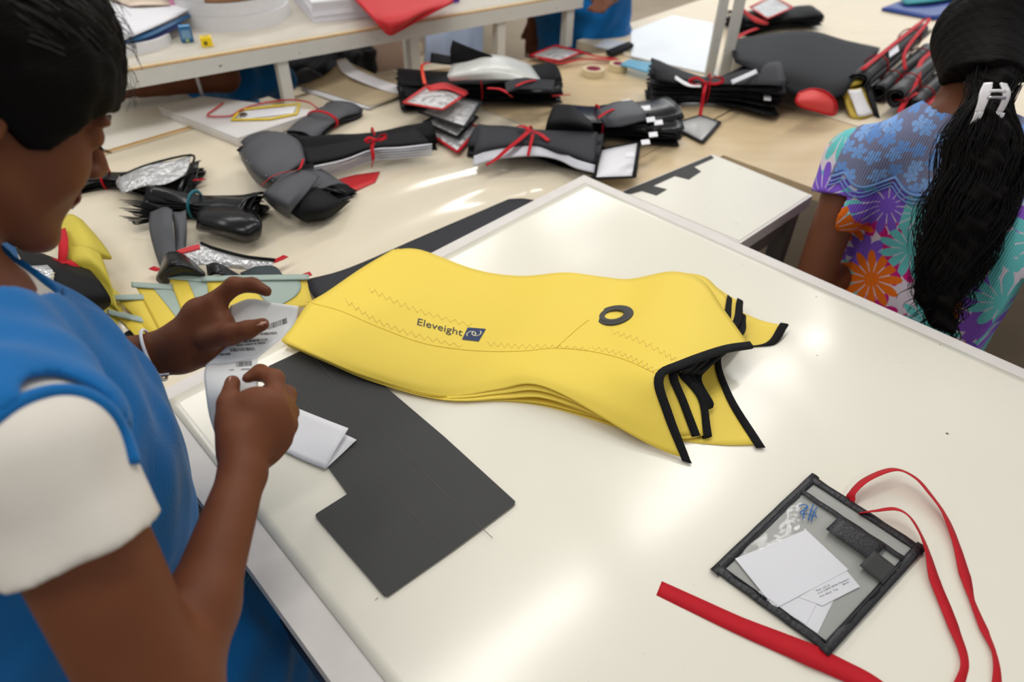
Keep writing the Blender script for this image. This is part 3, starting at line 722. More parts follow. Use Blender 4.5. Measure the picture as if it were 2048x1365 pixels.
# head frame, in axes across the line of sight
hc = np.array([-.4718, .5825, 1.3218]); hw_ = unit(hc-CAM)
hF = unit([.463, .615, -.638]); hU = np.array([.349, .536, .769]); hU = unit(hU-hF*(hU@hF)); hR = np.cross(hF, hU)
def H(f, r, u): return hc+hF*f+hR*r+hU*u
HRm = np.array([hF, hR, hU])

vol = Vol((-.80, .05, TZ-.34), (-.02, .86, TZ+.70), .0032)
k = .012
vol.ell(H(-.012, 0, .035), (.094, .073, .092), HRm, k)
vol.ell(H(.030, 0, -.035), (.062, .060, .084), HRm, .02)
for s in (-1, 1):
    vol.cone(H(-.0, s*.050, -.055), H(.070, s*.016, -.100), .020, .018, .022)
    vol.ell(H(.055, s*.034, -.030), (.032, .028, .034), HRm, .02)
    vol.ell(H(.080, s*.031, .022), (.012, .022, .008), HRm, .010)          # brow ridge
    vol.ell(H(.100, s*.034, .006), (.014, .016, .012), HRm, .008, sub=True)    # eye socket
    vol.ell(H(.080, s*.032, .004), (.0135, .015, .0135), HRm, .003)         # lowered lid
    vol.ell(H(.104, s*.011, -.030), (.010, .008, .007), HRm, .005)
    vol.ell(H(-.018, s*.074, -.010), (.016, .008, .027), HRm, .004)         # ear
    vol.ell(H(-.014, s*.083, -.008), (.009, .004, .016), HRm, .003, sub=True)
vol.ell(H(.080, 0, -.106), (.019, .022, .017), HRm, .014); vol.ell(H(.068, 0, -.060), (.030, .034, .038), HRm, .014)
vol.cone(H(.090, 0, .012), H(.113, 0, -.024), .008, .0115, .008)
vol.ell(H(.091, 0, -.054), (.010, .021, .0070), HRm, .006)
vol.ell(H(.088, 0, -.066), (.010, .018, .0075), HRm, .006)
vol.cone(H(-.045, 0, -.045), neck+np.array([0, 0, .015]), .046, .050, .02)
vol.cone(neck, ls, .055, .050, .02); vol.cone(neck, rs, .055, .05, .02)
hip = np.array([neck[0]+fw[0]*.05+rt[0]*.02, neck[1]+fw[1]*.05+rt[1]*.02, TZ-.26])
TR = np.array([fw, rt, upv])
vol.ell((neck+hip)/2+upv*.12, (.088, .135, .22), TR, .03); vol.ell(hip, (.10, .145, .16), TR, .05)
# right arm
vol.cone(rs, re_, px_r(258, .50), px_r(210, .53), .02)
me_ = re_*.62+rw*.38
vol.cone(re_, me_, px_r(190, .53), px_r(140, .60), .02); vol.cone(me_, rw, px_r(140, .60), px_r(88, .70), .015)
vol.cone(ls, le, .045, .040, .02); vol.cone(le, lw, .040, .026, .015)

def finger(v, pts, r0, r1, kk=.004, root=None):
    n = len(pts)
    for i in range(n-1):
        a = r0+(r1-r0)*i/(n-1); b = r0+(r1-r0)*(i+1)/(n-1)
        v.cone(pts[i], pts[i+1], a, b, kk)
NAILS = []
def nail(tip, prev, outw, r):
    NAILS.append((tip, prev, outw, r))
# right hand: back of the hand to the camera, thumb and index pinching the strip
rp = [D(474, 850, .735), D(560, 800, .745), D(578, 838, .745), D(570, 880, .74)]
vol.cone(rw, D(485, 880, .72), px_r(88, .70), px_r(92, .72), .01)
vol.ell(D(512, 858, .735), (.044, .040, .022), np.array([unit(D(540, 800, .745)-D(485, 905, .725)), unit(np.cross(CF, unit(D(540, 800, .745)-D(485, 905, .725)))), CF]), .012)
vol.cone(D(495, 900, .725), D(552, 806, .745), px_r(84, .72), px_r(46, .745), .012)
vol.cone(D(500, 905, .725), D(572, 850, .745), px_r(80, .72), px_r(42, .745), .012)
vol.cone(D(480, 900, .722), D(462, 838, .728), px_r(80, .72), px_r(50, .73), .012)
th = [D(458, 850, .728), D(456, 808, .735), D(465, 766, .748)]
finger(vol, th, px_r(50, .73), px_r(31, .745), .006); nail(th[-1], th[-2], -CF, px_r(31, .745))
ix = [D(556, 806, .745), D(549, 758, .762), D(520, 745, .772), D(497, 757, .768)]
finger(vol, ix, px_r(42, .745), px_r(25, .77), .006)
md = [D(572, 822, .752), D(574, 790, .775), D(548, 776, .795), D(520, 792, .795)]
finger(vol, md, px_r(40, .75), px_r(26, .79), .006)
rg = [D(576, 850, .752), D(580, 825, .782), D(552, 815, .80), D(524, 830, .797)]
finger(vol, rg, px_r(38, .75), px_r(25, .79), .006)
pk = [D(566, 882, .745), D(574, 862, .775), D(550, 852, .795), D(528, 862, .79)]
finger(vol, pk, px_r(34, .75), px_r(22, .79), .006)
# left hand: thumb on top of the strip, index finger lifted, the others underneath
vol.cone(lw, D(372, 682, .825), .026, .027, .01)
vol.cone(D(360, 690, .827), D(428, 612, .815), px_r(82, .82), px_r(50, .815), .012)
vol.cone(D(365, 700, .827), D(442, 650, .812), px_r(84, .82), px_r(56, .812), .012)
vol.cone(D(360, 710, .83), D(425, 700, .83), px_r(70, .82), px_r(52, .83), .012)
vol.cone(D(400, 630, .822), D(425, 700, .825), px_r(70, .82), px_r(56, .825), .012)
lth = [D(418, 678, .805), D(462, 668, .79), D(495, 660, .785), D(525, 649, .785)]
finger(vol, lth, px_r(50, .80), px_r(27, .785), .006); nail(lth[-1], lth[-2], -CF, px_r(28, .785))
lix = [D(424, 610, .818), D(468, 572, .815), D(505, 570, .818), D(533, 583, .815)]
finger(vol, lix, px_r(42, .815), px_r(22, .815), .005)
for q, (dx, dy) in enumerate(((18, 40), (14, 72), (6, 104))):
    f_ = [D(432-q*4, 628+q*24, .835), D(470+dx-q*10, 600+dy, .848), D(505-q*8, 612+dy, .842), D(520-q*10, 625+dy, .83)]
    finger(vol, f_, px_r(36, .84), px_r(23, .84), .005)
gbody = vol.make('body', m_skin, girl)
for tip, prev, outw, r in NAILS:
    t = unit(tip-prev); s = unit(np.cross(t, outw)); o_ = unit(np.cross(s, t)); o_ = o_ if o_@outw > 0 else -o_
    Gn = np.array([[tip+t*(r*(-.55+1.35*i/5))+s*(r*.62*math.sin(j*.5)*(1-.25*abs(i-2.5)/2.5))+o_*(r*(.99*math.cos(j*.62)-(.22*max(0, i-3)))+.0002) for j in (-2, -1, 0, 1, 2)] for i in range(6)])
    grid_surface('fingernail', Gn, m_nail, gbody, .0004)
# face details
for s in (1, -1):
    Ve = ([], [])
    for q in range(14):
        a = -1+2*q/13; b0 = H(.0915-.004*a*a, s*(.032+.013*a), -.002); tube('', [b0, b0+hF*.006-hU*.003, b0+hF*.010-hU*.001+hR*s*.002*a], [.0006, .0004, .0002], m_hairs, n=2, seg=4, join=Ve)
    obj('eyelashes', Ve[0], Ve[1], m_hairs, girl)
    patch('eyebrow', [[H(.095, s*.014, .024), H(.094, s*.028, .030), H(.082, s*.044, .027)], [H(.096, s*.014, .019), H(.095, s*.028, .025), H(.083, s*.045, .024)]], m_hairs, girl, 4, .002, world=True)
patch('lips', [[H(.094, -.020, -.057), H(.1005, -.006, -.052), H(.1005, .006, -.052), H(.094, .020, -.057)], [H(.095, -.021, -.060), H(.1025, -.006, -.060), H(.1025, .006, -.060), H(.095, .021, -.060)], [H(.092, -.018, -.064), H(.0985, -.006, -.071), H(.0985, .006, -.071), H(.092, .018, -.064)]], m_lip, girl, 4, .003, world=True)
lathe('earring', [(.0022, -.002), (.0042, -.002), (.0042, .002), (.0022, .002)], H(-.012, .086, -.036) if hR@(-hw_) > 0 else H(-.002, -.088, -.038), m_gold, girl, 16, -hw_)
# hair
hv = Vol(hc-.19, hc+.19, .0032)
hv.ell(H(-.010, 0, .044), (.117, .090, .111), HRm, .01)
for s in (-1, 1): hv.ell(H(.026, s*.046, .03), (.052, .038, .055), HRm, .02)
hv.ell(H(-.10, 0, .02), (.05, .05, .05), HRm, .03)
X = hv.grid(); lf, lr, lu = [(HRm[i, 0]*(X[0]-hc[0])+HRm[i, 1]*(X[1]-hc[1])+HRm[i, 2]*(X[2]-hc[2])) for i in range(3)]
line = np.interp(lf, [-.12, -.04, -.02, .0, .02, .035, .05, .075, .1], [-.09, -.05, -.005, -.012, -.024, -.018, .014, .032, .048]).astype(np.float32)
hv.F = np.maximum(hv.F, (line-lu)*.7)
hv.noise(.0008, 160, 3)
ghair = hv.make('hair', m_hair, girl)
Vh = ([], [])
def sp(el_, a_, ex=1.0): return H(-.010+.118*ex*math.cos(el_)*math.cos(a_*1.2), .091*ex*math.sin(a_*1.2)*math.cos(el_)*1.0, .044+.112*ex*math.sin(el_))
m_sheen = mat('hair_sheen_strands', (30, 23, 20), .4, .2, 40, spec=.35)  # lighter strand colour that paints a sheen onto the black hair
for q in range(420):   # combed back from the hairline to the knot
    d0 = np.array([RNG.uniform(.1, 1), RNG.uniform(-1, 1), RNG.uniform(.05, 1.0)]); d0 /= np.linalg.norm(d0); d1 = np.array([-.95, RNG.uniform(-.2, .2), RNG.uniform(-.3, .3)]); t0 = RNG.uniform(0, .4)
    pts = []
    for t in np.linspace(t0, t0+RNG.uniform(.25, .5), 6):
        d = d0*(1-t)+d1*t+np.array([0, 0, .5*t*(1-t)]); d /= np.linalg.norm(d); e_ = 1.003+.003*math.sin(t*20+q); pts.append(H(-.010+.117*e_*d[0], .090*e_*d[1], .044+.111*e_*d[2]))
    tube('', pts, [.0005, .0006, .0004], m_sheen, n=2, seg=3, join=Vh)
for q in range(90):   # loose wisps on the forehead side
    el = RNG.uniform(.1, 1.2); a = RNG.uniform(-.5, .5)
    pts = [sp(el, a, .99), sp(el-.05, a, 1.04+RNG.uniform(0, .03)), sp(el-.16, a+RNG.uniform(-.05, .05), 1.06+RNG.uniform(0, .05))]
    tube('', pts, [.0004, .0003, .0002], m_hairs, n=3, seg=3, join=Vh)
tag(obj('hair_strands', Vh[0], Vh[1], m_sheen, ghair), kind='stuff')
# tee with sleeve
tv = Vol((-.80, .05, TZ-.02), (-.10, .80, TZ+.52), .0036)
tv.cone(neck-upv*.005, ls, .057, .06, .02); tv.cone(neck-upv*.005, rs, .057, .050, .02)
armd = unit(re_-rs); slv_end = D(150, 1085, .462)
tv.cone(rs-armd*.0, rs+armd*.17, px_r(270, .50)+.003, px_r(268, .515)+.010, .02)
tv.cone(ls, ls+unit(le-ls)*.13, .056, .058, .02)
tv.ell((neck+hip)/2+upv*.12, (.092, .14, .222), TR, .03)
tv.cut(rs+.345*(re_-rs), armd)
X = tv.grid(); dn = np.sqrt((X[0]-neck[0]-fw[0]*.01)**2+(X[1]-neck[1]-fw[1]*.01)**2+(X[2]-neck[2]-.03)**2)
tv.F = np.maximum(tv.F, .064-dn)
tv.noise(.0005, 60, 5)
tee = tv.make('white_tee', m_tee, girl); sm_ = tee.modifiers.new('smooth', 'SMOOTH'); sm_.iterations = 6
# hem of the sleeve
hp = rs+armd*.096; e1 = unit(np.cross(armd, [0, 0, 1])); e2_ = np.cross(armd, e1)
# vest
vv = Vol((-.80, .05, TZ-.40), (-.10, .82, TZ+.50), .004)
vv.cone(neck-upv*.008, ls-fw*.0, .066, .062, .02); vv.cone(neck-upv*.012, rs*.88+neck*.12, .070, .068, .02)
vv.ell((neck+hip)/2+upv*.12, (.108, .150, .225), TR, .03)
vv.ell(hip+upv*.02, (.130, .165, .20), TR, .06)
vv.cone(hip, hip-upv*.15+fw*.02, .14, .17, .05)
# armholes
vv.cone(rs+armd*.004+rt*.004, re_, .062, .064, .006, sub=True)
vv.ell(ls-rt*.035, (.075, .055, .10), TR, .006, sub=True)
X = vv.grid(); dn = np.sqrt((X[0]-neck[0]-fw[0]*.02)**2+(X[1]-neck[1]-fw[1]*.02)**2+((X[2]-neck[2]-.035)/1.1)**2)
vv.F = np.maximum(vv.F, .080-dn)
vv.cone(D(-40, 1050, .66), D(60, 1500, .80), .10, .12, .04)
vv.cut(hip-upv*.135, -upv)
vv.noise(.0015, 42, 8)
vest = vv.make('blue_vest', m_vest, girl); sm_ = vest.modifiers.new('smooth', 'SMOOTH'); sm_.iterations = 4
VB = BVHTree.FromPolygons([tuple(np.array(v.co)+wloc(girl)) for o_ in (vest,) for v in o_.data.vertices], [tuple(f.vertices) for f in vest.data.polygons])
TB_ = BVHTree.FromPolygons([tuple(np.array(v.co)+wloc(girl)) for v in tee.data.vertices], [tuple(f.vertices) for f in tee.data.polygons])
arch = []
for x_, y_ in ((-30, 858), (0, 832), (50, 800), (110, 783), (165, 788), (215, 818), (246, 868), (268, 930)):
    hs_ = [q for q in (VB.ray_cast(Vector(CAM), Vector(unit(ray(x_, y_))))[0], TB_.ray_cast(Vector(CAM), Vector(unit(ray(x_, y_))))[0]) if q is not None]
    arch.append(min((np.array(q) for q in hs_), key=lambda q: np.linalg.norm(q-CAM)))
tube('armhole_binding', arch, .0058, m_vest, girl, seg=8, n=5)
legv = Vol((-.75, .15, 0.02), (-.15, .80, TZ-.3), .008)
for s in (-1, 1):
    lp_ = hip+rt*s*.085; lp_[2] = TZ-.30
    kn = lp_.copy(); kn[2] = .46; ft = kn.copy(); ft[2] = .08
    legv.cone(lp_, kn, .095, .075, .02); legv.cone(kn, ft, .075, .06, .02); legv.cone(ft, ft+fw*.12-upv*.03, .045, .04, .02)
legv.make('trousers', m_navycloth, girl)
# thread bracelet on the far wrist
wa = unit(lw-le); w1 = unit(np.cross(wa, upv)); w2 = np.cross(wa, w1); bc = D(312, 716, .838)
bc = le+wa*((bc-le)@wa)
tube('thread_bracelet', [bc+.0325*(math.cos(a)*w1+math.sin(a)*w2)+wa*.004*math.sin(a) for a in np.linspace(0, 2*math.pi, 17)[:-1]], .0022, m_paper, girl, seg=6, n=2, closed=True)
tube('thread_bracelet_tail', [D(338, 748, .80), D(322, 750, .80), D(308, 749, .80)], .0012, m_paper, girl, seg=5)
# teal piping on the vest pocket
pp = [VB.ray_cast(Vector(CAM), Vector(unit(ray(*q))))[0] for q in ((505, 1115), (498, 1145), (480, 1180), (466, 1210))]
pp = [np.array(q) for q in pp if q is not None]
if len(pp) > 2: tube('pocket_piping', pp, .004, m_teal, girl, seg=6)

# ---- label strip ---------------------------------------------------------------
ls_ = thing('label_strip', D(500, 700, .80), 'strip of white barcode labels held between both hands', 'label strip')
m_lab = mat('label_paper', (246, 246, 244), .5, .015, 8, trans=.25)
def DP(rows): return [[D(*p) for p in r] for r in rows]
upper = DP([[(460, 612, .83), (500, 598, .825), (550, 606, .82), (597, 613, .815)], [(458, 636, .822), (500, 636, .815), (545, 640, .812), (590, 645, .81)],
            [(468, 672, .806), (500, 676, .800), (535, 676, .80), (568, 672, .80)], [(440, 706, .800), (475, 706, .795), (512, 700, .795), (545, 692, .795)], [(412, 730, .795), (450, 728, .79), (486, 722, .79), (516, 716, .79)]])
P1 = patch('printed_strip', upper, m_lab, ls_, 6, .0003, world=True)
lower = DP([[(412, 730, .795), (450, 728, .79), (486, 722, .79), (516, 716, .79)], [(408, 750, .775), (445, 752, .77), (482, 748, .77), (514, 742, .772)],
            [(412, 790, .762), (446, 790, .757), (482, 790, .758), (518, 788, .762)], [(418, 830, .765), (450, 832, .762), (484, 832, .762), (520, 830, .765)], [(430, 868, .775), (455, 872, .772), (484, 872, .772), (515, 868, .775)], [(446, 900, .785), (468, 904, .782), (490, 904, .782), (512, 900, .785)]])
P2 = patch('backing_loop', lower, m_lab, ls_, 6, .0003, world=True)
def surf_fn(part):
    me = part.data; bv = BVHTree.FromPolygons([tuple(np.array(v.co)+wloc(ls_)) for v in me.vertices], [tuple(f.vertices) for f in me.polygons])
    def fn(x, y, lift=.0004):
        d = unit(ray(x, y)); h = bv.ray_cast(Vector(CAM), Vector(d))[0]
        return None if h is None else np.array(h)-d*lift
    return fn
f1, f2 = surf_fn(P1), surf_fn(P2)
def bars(fn, o, ex, ey, n, seed):
    r = np.random.RandomState(seed); x = 0; Vb, Fb = [], []
    while x < 1:
        w_ = r.choice([.012, .02, .035]); c = [fn(*(np.array(o)+np.array(ex)*a+np.array(ey)*b)) for a, b in ((x, 0), (x+w_, 0), (x+w_, 1), (x, 1))]
        if all(q is not None for q in c):
            i = len(Vb); Vb += c; Fb.append((i, i+1, i+2, i+3))
        x += w_+r.choice([.012, .02, .03])
    if Fb: tag(obj('printed_barcode', Vb, Fb, m_ink, ls_, smooth=False), kind='stuff')
for q, (o, ex, ey) in enumerate((((536, 660), (38, -13), (-1, -11)), ((506, 672), (48, -3), (-2, -5)), ((486, 686), (50, -4), (-2, -5)), ((474, 693), (58, -6), (-1, -3)), ((462, 704), (48, -3), (-3, -6)), ((440, 712), (22, -2), (-1, -4)))):
    bars(f1, o, ex, ey, 20, q)
for q, (o, ex, ey) in enumerate((((457, 736), (46, -4), (0, -10)), ((458, 742), (10, -1), (0, -2)), ((482, 741), (18, -1), (0, -3)))):
    bars(f2, o, ex, ey, 20, 10+q)
# ---- seated woman on the right ---------------------------------------------------
wN = D(1905, 255, 1.40); wF = -EA; wR = EB; wom_base = np.array([wN[0], wN[1], 0])
woman = thing('person', wom_base, 'person seen from behind in a bright floral top with long black hair', 'person')
def V3(f, r, z): return np.array([wN[0], wN[1], 0])+wF*f+wR*r+np.array([0, 0, z])
nz = wN[2]
wls = D(1712, 315, 1.47); wrs = wN+wR*.285-upv*.05
wle = D(1618, 585, 1.56)
whc = D(2000, 75, 1.42); wup = unit(whc-wN); whF = unit(wF+wR*.25-upv*.25); whF = unit(whF-wup*(whF@wup)); whR = np.cross(whF, wup); WH = np.array([whF, whR, wup])
whip = V3(-.02, 0, .56)
TW = np.array([wF, wR, upv])
bv_ = Vol(np.minimum(np.minimum(wls, wle), whip)-.16-wR*0-np.array([.05, .25, .12]), np.maximum(np.maximum(wrs, whc), whip)+.20, .005)
bv_.ell(whc+wup*.015, (.095, .075, .105), WH, .01)
bv_.ell(whc+whF*.04-wup*.05, (.055, .055, .07), WH, .02)
bv_.ell(whc-whR*.075-wup*.02, (.018, .008, .03), WH, .004); bv_.ell(whc+whR*.075-wup*.02, (.018, .008, .03), WH, .004)
bv_.cone(whc+whF*.10-wup*.03, whc+whF*.115-wup*.045, .009, .012, .008)
bv_.cone(whc-wup*.05-whF*.02, wN+upv*.0, .05, .055, .02)
bv_.cone(wN-upv*.01, wls, .055, .05, .02); bv_.cone(wN-upv*.01, wrs, .055, .05, .02)
bv_.ell((wN+whip)/2+upv*.02+wR*.03, (.09, .165, .25), TW, .03); bv_.ell(whip, (.11, .16, .13), TW, .04)
bv_.cone(wls, wle, .046, .040, .02)
wlh = wle+wF*.20+wR*.06+upv*.02; bv_.cone(wle, wlh, .038, .026, .015); bv_.cone(wlh, wlh+wF*.09+wR*.02, .026, .02, .01)
for q in range(4): bv_.cone(wlh+wF*.08+wR*(.0+.018*q), wlh+wF*.16+wR*(.005+.02*q)-upv*.01, .009, .007, .004)
bv_.cone(wlh+wF*.03+wR*.03, wlh+wF*.08+wR*.065, .011, .008, .005)
wre = wrs+wR*.04-upv*.25+wF*.02; bv_.cone(wrs, wre, .046, .040, .02); wrh = wre+wF*.22-wR*.05; bv_.cone(wre, wrh, .038, .026, .015); bv_.cone(wrh, wrh+wF*.09, .026, .02, .01)
bv_.make('body', m_skin2, woman)

def floral(name, scale, pal, bg, lace=False):
    M = bpy.data.materials.new(name); M.use_nodes = True; nt = M.node_tree; L = nt.links; bs = nt.nodes['Principled BSDF']
    tc = nn(nt, 'ShaderNodeTexCoord'); dp = nn(nt, 'ShaderNodeVectorMath', operation='DOT_PRODUCT'); L.new(tc.outputs['Object'], dp.inputs[0]); dp.inputs[1].default_value = tuple(EB)
    sx = nn(nt, 'ShaderNodeSeparateXYZ'); L.new(tc.outputs['Object'], sx.inputs[0])
    cb = nn(nt, 'ShaderNodeCombineXYZ'); L.new(dp.outputs['Value'], cb.inputs[0]); L.new(sx.outputs[2], cb.inputs[1])
    def layer(sc, off, petals, rad):
        mp = nn(nt, 'ShaderNodeMapping'); mp.inputs['Location'].default_value = (off, off*.7, 0); L.new(cb.outputs[0], mp.inputs[0])
        vo = nn(nt, 'ShaderNodeTexVoronoi'); vo.voronoi_dimensions = '2D'; vo.inputs['Scale'].default_value = sc; vo.inputs['Randomness'].default_value = .75; L.new(mp.outputs[0], vo.inputs['Vector'])
        df = nn(nt, 'ShaderNodeVectorMath', operation='SUBTRACT'); L.new(mp.outputs[0], df.inputs[0]); L.new(vo.outputs['Position'], df.inputs[1])
        s2 = nn(nt, 'ShaderNodeSeparateXYZ'); L.new(df.outputs[0], s2.inputs[0])
        sc_ = nn(nt, 'ShaderNodeSeparateColor'); L.new(vo.outputs['Color'], sc_.inputs[0])
        ang = mathn(nt, 'ARCTAN2', s2.outputs[1], s2.outputs[0]); ang = mathn(nt, 'ADD', ang, mathn(nt, 'MULTIPLY', sc_.outputs[1], 6.0))
        pc_ = mathn(nt, 'ABSOLUTE', mathn(nt, 'COSINE', mathn(nt, 'MULTIPLY', ang, petals/2.0)))
        ln = nn(nt, 'ShaderNodeVectorMath', operation='LENGTH'); L.new(df.outputs[0], ln.inputs[0])
        r_ = mathn(nt, 'MULTIPLY', mathn(nt, 'MULTIPLY_ADD', pc_, .45, .55), rad)
        mask = mathn(nt, 'LESS_THAN', ln.outputs['Value'], r_)
        gap = mathn(nt, 'LESS_THAN', pc_, .22); far = mathn(nt, 'GREATER_THAN', ln.outputs['Value'], rad*.25)
        return mask, mathn(nt, 'MULTIPLY', gap, far), sc_.outputs[0], ln.outputs['Value']
    def ramp(fac, cols):
        cr = nn(nt, 'ShaderNodeValToRGB'); cr.color_ramp.interpolation = 'CONSTANT'; L.new(fac, cr.inputs[0])
        el = cr.color_ramp.elements
        while len(el) < len(cols): el.new(.5)
        for i, c in enumerate(cols): el[i].position = i/len(cols); el[i].color = lin(c)
        return cr.outputs[0]
    out = lin(bg)
    m2, g2, c2, _ = layer(scale*1.3, 3.3, 8, .50/scale)
    pal2 = pal[2:]+pal[:2]
    if not lace: out = mixrgb(nt, m2, out, ramp(c2, pal2))
    m1, g1, c1, l1 = layer(scale, 0, 12 if not lace else 5, (.62 if not lace else .50)/scale)
    col1 = ramp(c1, pal)
    col1 = mixrgb(nt, g1, col1, lin(bg))
    out = mixrgb(nt, m1, out, col1)
    if lace:
        nx = nn(nt, 'ShaderNodeTexVoronoi'); nx.feature = 'DISTANCE_TO_EDGE'; nx.voronoi_dimensions = '2D'; nx.inputs['Scale'].default_value = 230; L.new(cb.outputs[0], nx.inputs['Vector'])
        out = mixrgb(nt, mathn(nt, 'MULTIPLY', mathn(nt, 'LESS_THAN', nx.outputs['Distance'], .08), .6), out, lin((110, 140, 200)))
    L.new(out, bs.inputs['Base Color']); bs.inputs['Roughness'].default_value = .8; bs.inputs['Specular IOR Level'].default_value = .2
    wv = nn(nt, 'ShaderNodeTexWave'); wv.inputs['Scale'].default_value = 70; L.new(cb.outputs[0], wv.inputs[0])
    bp = nn(nt, 'ShaderNodeBump'); bp.inputs['Strength'].default_value = .5; bp.inputs['Distance'].default_value = .002; L.new(wv.outputs[0], bp.inputs['Height']); L.new(bp.outputs[0], bs.inputs['Normal'])
    return M
m_floral = floral('floral_knit', 9.5, [(240, 116, 26), (146, 92, 206), (110, 204, 204), (206, 34, 130), (132, 92, 208)], (226, 214, 226))
m_lace = floral('blue_lace', 34, [(128, 172, 232), (110, 156, 222), (142, 182, 236)], (128, 126, 148), True)
m_lacetrim = mat('blue_lace_trim', (122, 158, 214), .8, .1, 60, bump=.5, bscale=300)
def shirt(grow):
    v = Vol(np.minimum(np.minimum(wls, whip), wrs)-np.array([.22, .30, .14])-np.array([0, 0, max(0, 0)]), np.maximum(wrs, wN)+np.array([.32, .26, .08]), .0045)
    v.cone(wN-upv*.012, wls, .060+grow, .060+grow, .02); v.cone(wN-upv*.012, wrs, .060+grow, .060+grow, .02)
    ad = unit(wle-wls); v.cone(wls, wls+ad*.11, .060+grow, .066+grow, .02)
    ar = unit(wre-wrs); v.cone(wrs, wrs+ar*.11, .060+grow, .066+grow, .02)
    v.ell((wN+whip)/2+upv*.02, (.108+grow, .158+grow, .26), TW, .03); v.ell((wN+whip)/2+upv*.02+wR*.085, (.105+grow, .150+grow, .26), TW, .03); v.ell(D(2050, 600, 1.36), (.10+grow, .20+grow, .26), TW, .04); v.ell(whip+upv*.02+wR*.04, (.13+grow, .215+grow, .16), TW, .06)
    v.cut(wls+ad*.085, ad) if False else None
    X = v.grid()
    # sleeves end in a clean hem
    for s0, d0 in ((wls, ad), (wrs, ar)):
        t = (X[0]-s0[0])*d0[0]+(X[1]-s0[1])*d0[1]+(X[2]-s0[2])*d0[2]
        side = (X[0]-s0[0])*wR[0]+(X[1]-s0[1])*wR[1]; sg = -1 if s0 is wls else 1
        out_ = np.minimum(t-.085, sg*side+.035)
        v.F = np.maximum(v.F, out_)
    dn = np.sqrt((X[0]-wN[0]-wF[0]*.02)**2+(X[1]-wN[1]-wF[1]*.02)**2+((X[2]-wN[2]-.045))**2)
    v.F = np.maximum(v.F, .075-dn)
    v.noise(.0010, 45, 4)
    return v, X
sv, X = shirt(0); sv.make('floral_top', m_floral, woman)
lv, X = shirt(.0035)
lat = (X[0]-wN[0])*wR[0]+(X[1]-wN[1])*wR[1]; dep = (X[0]-wN[0])*wF[0]+(X[1]-wN[1])*wF[1]
scal = nz-.088-.022*np.abs(np.cos(lat*math.pi/.085)).astype(np.float32)
lv.F = np.maximum(np.maximum(lv.F, scal-X[2]), np.maximum(np.abs(lat-.02)-.170, dep-.03))
lv.make('lace_yoke', m_lace, woman)
# scalloped trim lines under the yoke, laid on the knit
smesh = [c for c in woman.children if c.name.startswith('floral_top')][0].data
SB = BVHTree.FromPolygons([tuple(np.array(v.co)+wloc(woman)) for v in smesh.vertices], [tuple(f.vertices) for f in smesh.polygons])
def on_back(lat_, z, lift):
    o_ = V3(-.6, lat_, z); h, n, _, _ = SB.ray_cast(Vector(o_), Vector(wF)); return None if h is None else np.array(h)-wF*lift
for dz, rr in ((.0, .0035), (.010, .002), (.018, .0016)):
    pts = [on_back(l_, nz-.088-dz-.022*abs(math.cos(l_*math.pi/.085)), .004) for l_ in np.linspace(-.15, .15, 60)]
    pts = [p for p in pts if p is not None]
    if len(pts) > 4: tube('lace_edging', pts, rr, m_lacetrim, woman, seg=6, n=1)
# long black hair gathered in a claw clip
hv = Vol(whc-.2, whc+.2, .004)
hv.ell(whc+wup*.022-whF*.008, (.108, .088, .112), WH, .01); hv.ell(whc-whF*.085-wup*.03, (.05, .055, .06), WH, .03)
for k_ in range(6): hv.cone(whc-whF*.03-wup*.02-whR*.02, D(1985-k_*6, 190, 1.30), .075, .042, .03)
X = hv.grid(); lf, lr, lu = [(WH[i, 0]*(X[0]-whc[0])+WH[i, 1]*(X[1]-whc[1])+WH[i, 2]*(X[2]-whc[2])) for i in range(3)]
line = np.interp(lf, [-.12, -.05, -.02, .0, .03, .1], [-.18, -.16, -.05, -.01, .01, .05]).astype(np.float32)
hv.F = np.maximum(hv.F, (line-lu)*.7); hv.noise(.0003, 120, 6); whair = hv.make('hair', m_hair, woman)
Vh = ([], [])
for q in range(420):
    d0 = np.array([RNG.uniform(-.6, .6), RNG.uniform(-1, 1), RNG.uniform(-.1, 1.0)]); d0 /= np.linalg.norm(d0); d1 = np.array([-.85, RNG.uniform(-.15, .15), -.45]); t0 = RNG.uniform(0, .4); pts = []
    for t in np.linspace(t0, min(1, t0+RNG.uniform(.3, .6)), 7):
        d = d0*(1-t)+d1*t; d /= np.linalg.norm(d); e_ = 1.004+.003*math.sin(t*18+q); pts.append(whc+wup*(.022+.112*e_*d[2])+whF*(-.008+.108*e_*d[0])+whR*(.088*e_*d[1]))
    tube('', pts, [.0006, .0008, .0005], m_sheen, n=2, seg=3, join=Vh)
tag(obj('hair_strands', Vh[0], Vh[1], m_sheen, whair), kind='stuff')
path = catmull(np.array([D(1990, 150, 1.30), D(1972, 215, 1.27), D(1962, 290, 1.27), D(1945, 370, 1.272), D(1920, 450, 1.275), D(1890, 530, 1.28), D(1875, 600, 1.28), D(1893, 655, 1.28)]), 5)
wid = np.interp(np.linspace(0, 1, len(path)), [0, .12, .3, .55, .75, .9, 1], [.055, .040, .080, .084, .064, .036, .014])
cv = Vol(path.min(0)-.1, path.max(0)+.1, .004)
for i in range(0, len(path)-1):
    cv.cone(path[i], path[i+1], wid[i]*.62, wid[i+1]*.62, .01)
cv.noise(.0022, 90, 9); pony = cv.make('ponytail', m_hair, woman)
sdv = unit(np.cross(CF, unit(path[-1]-path[0]))); Vh = ([], [])
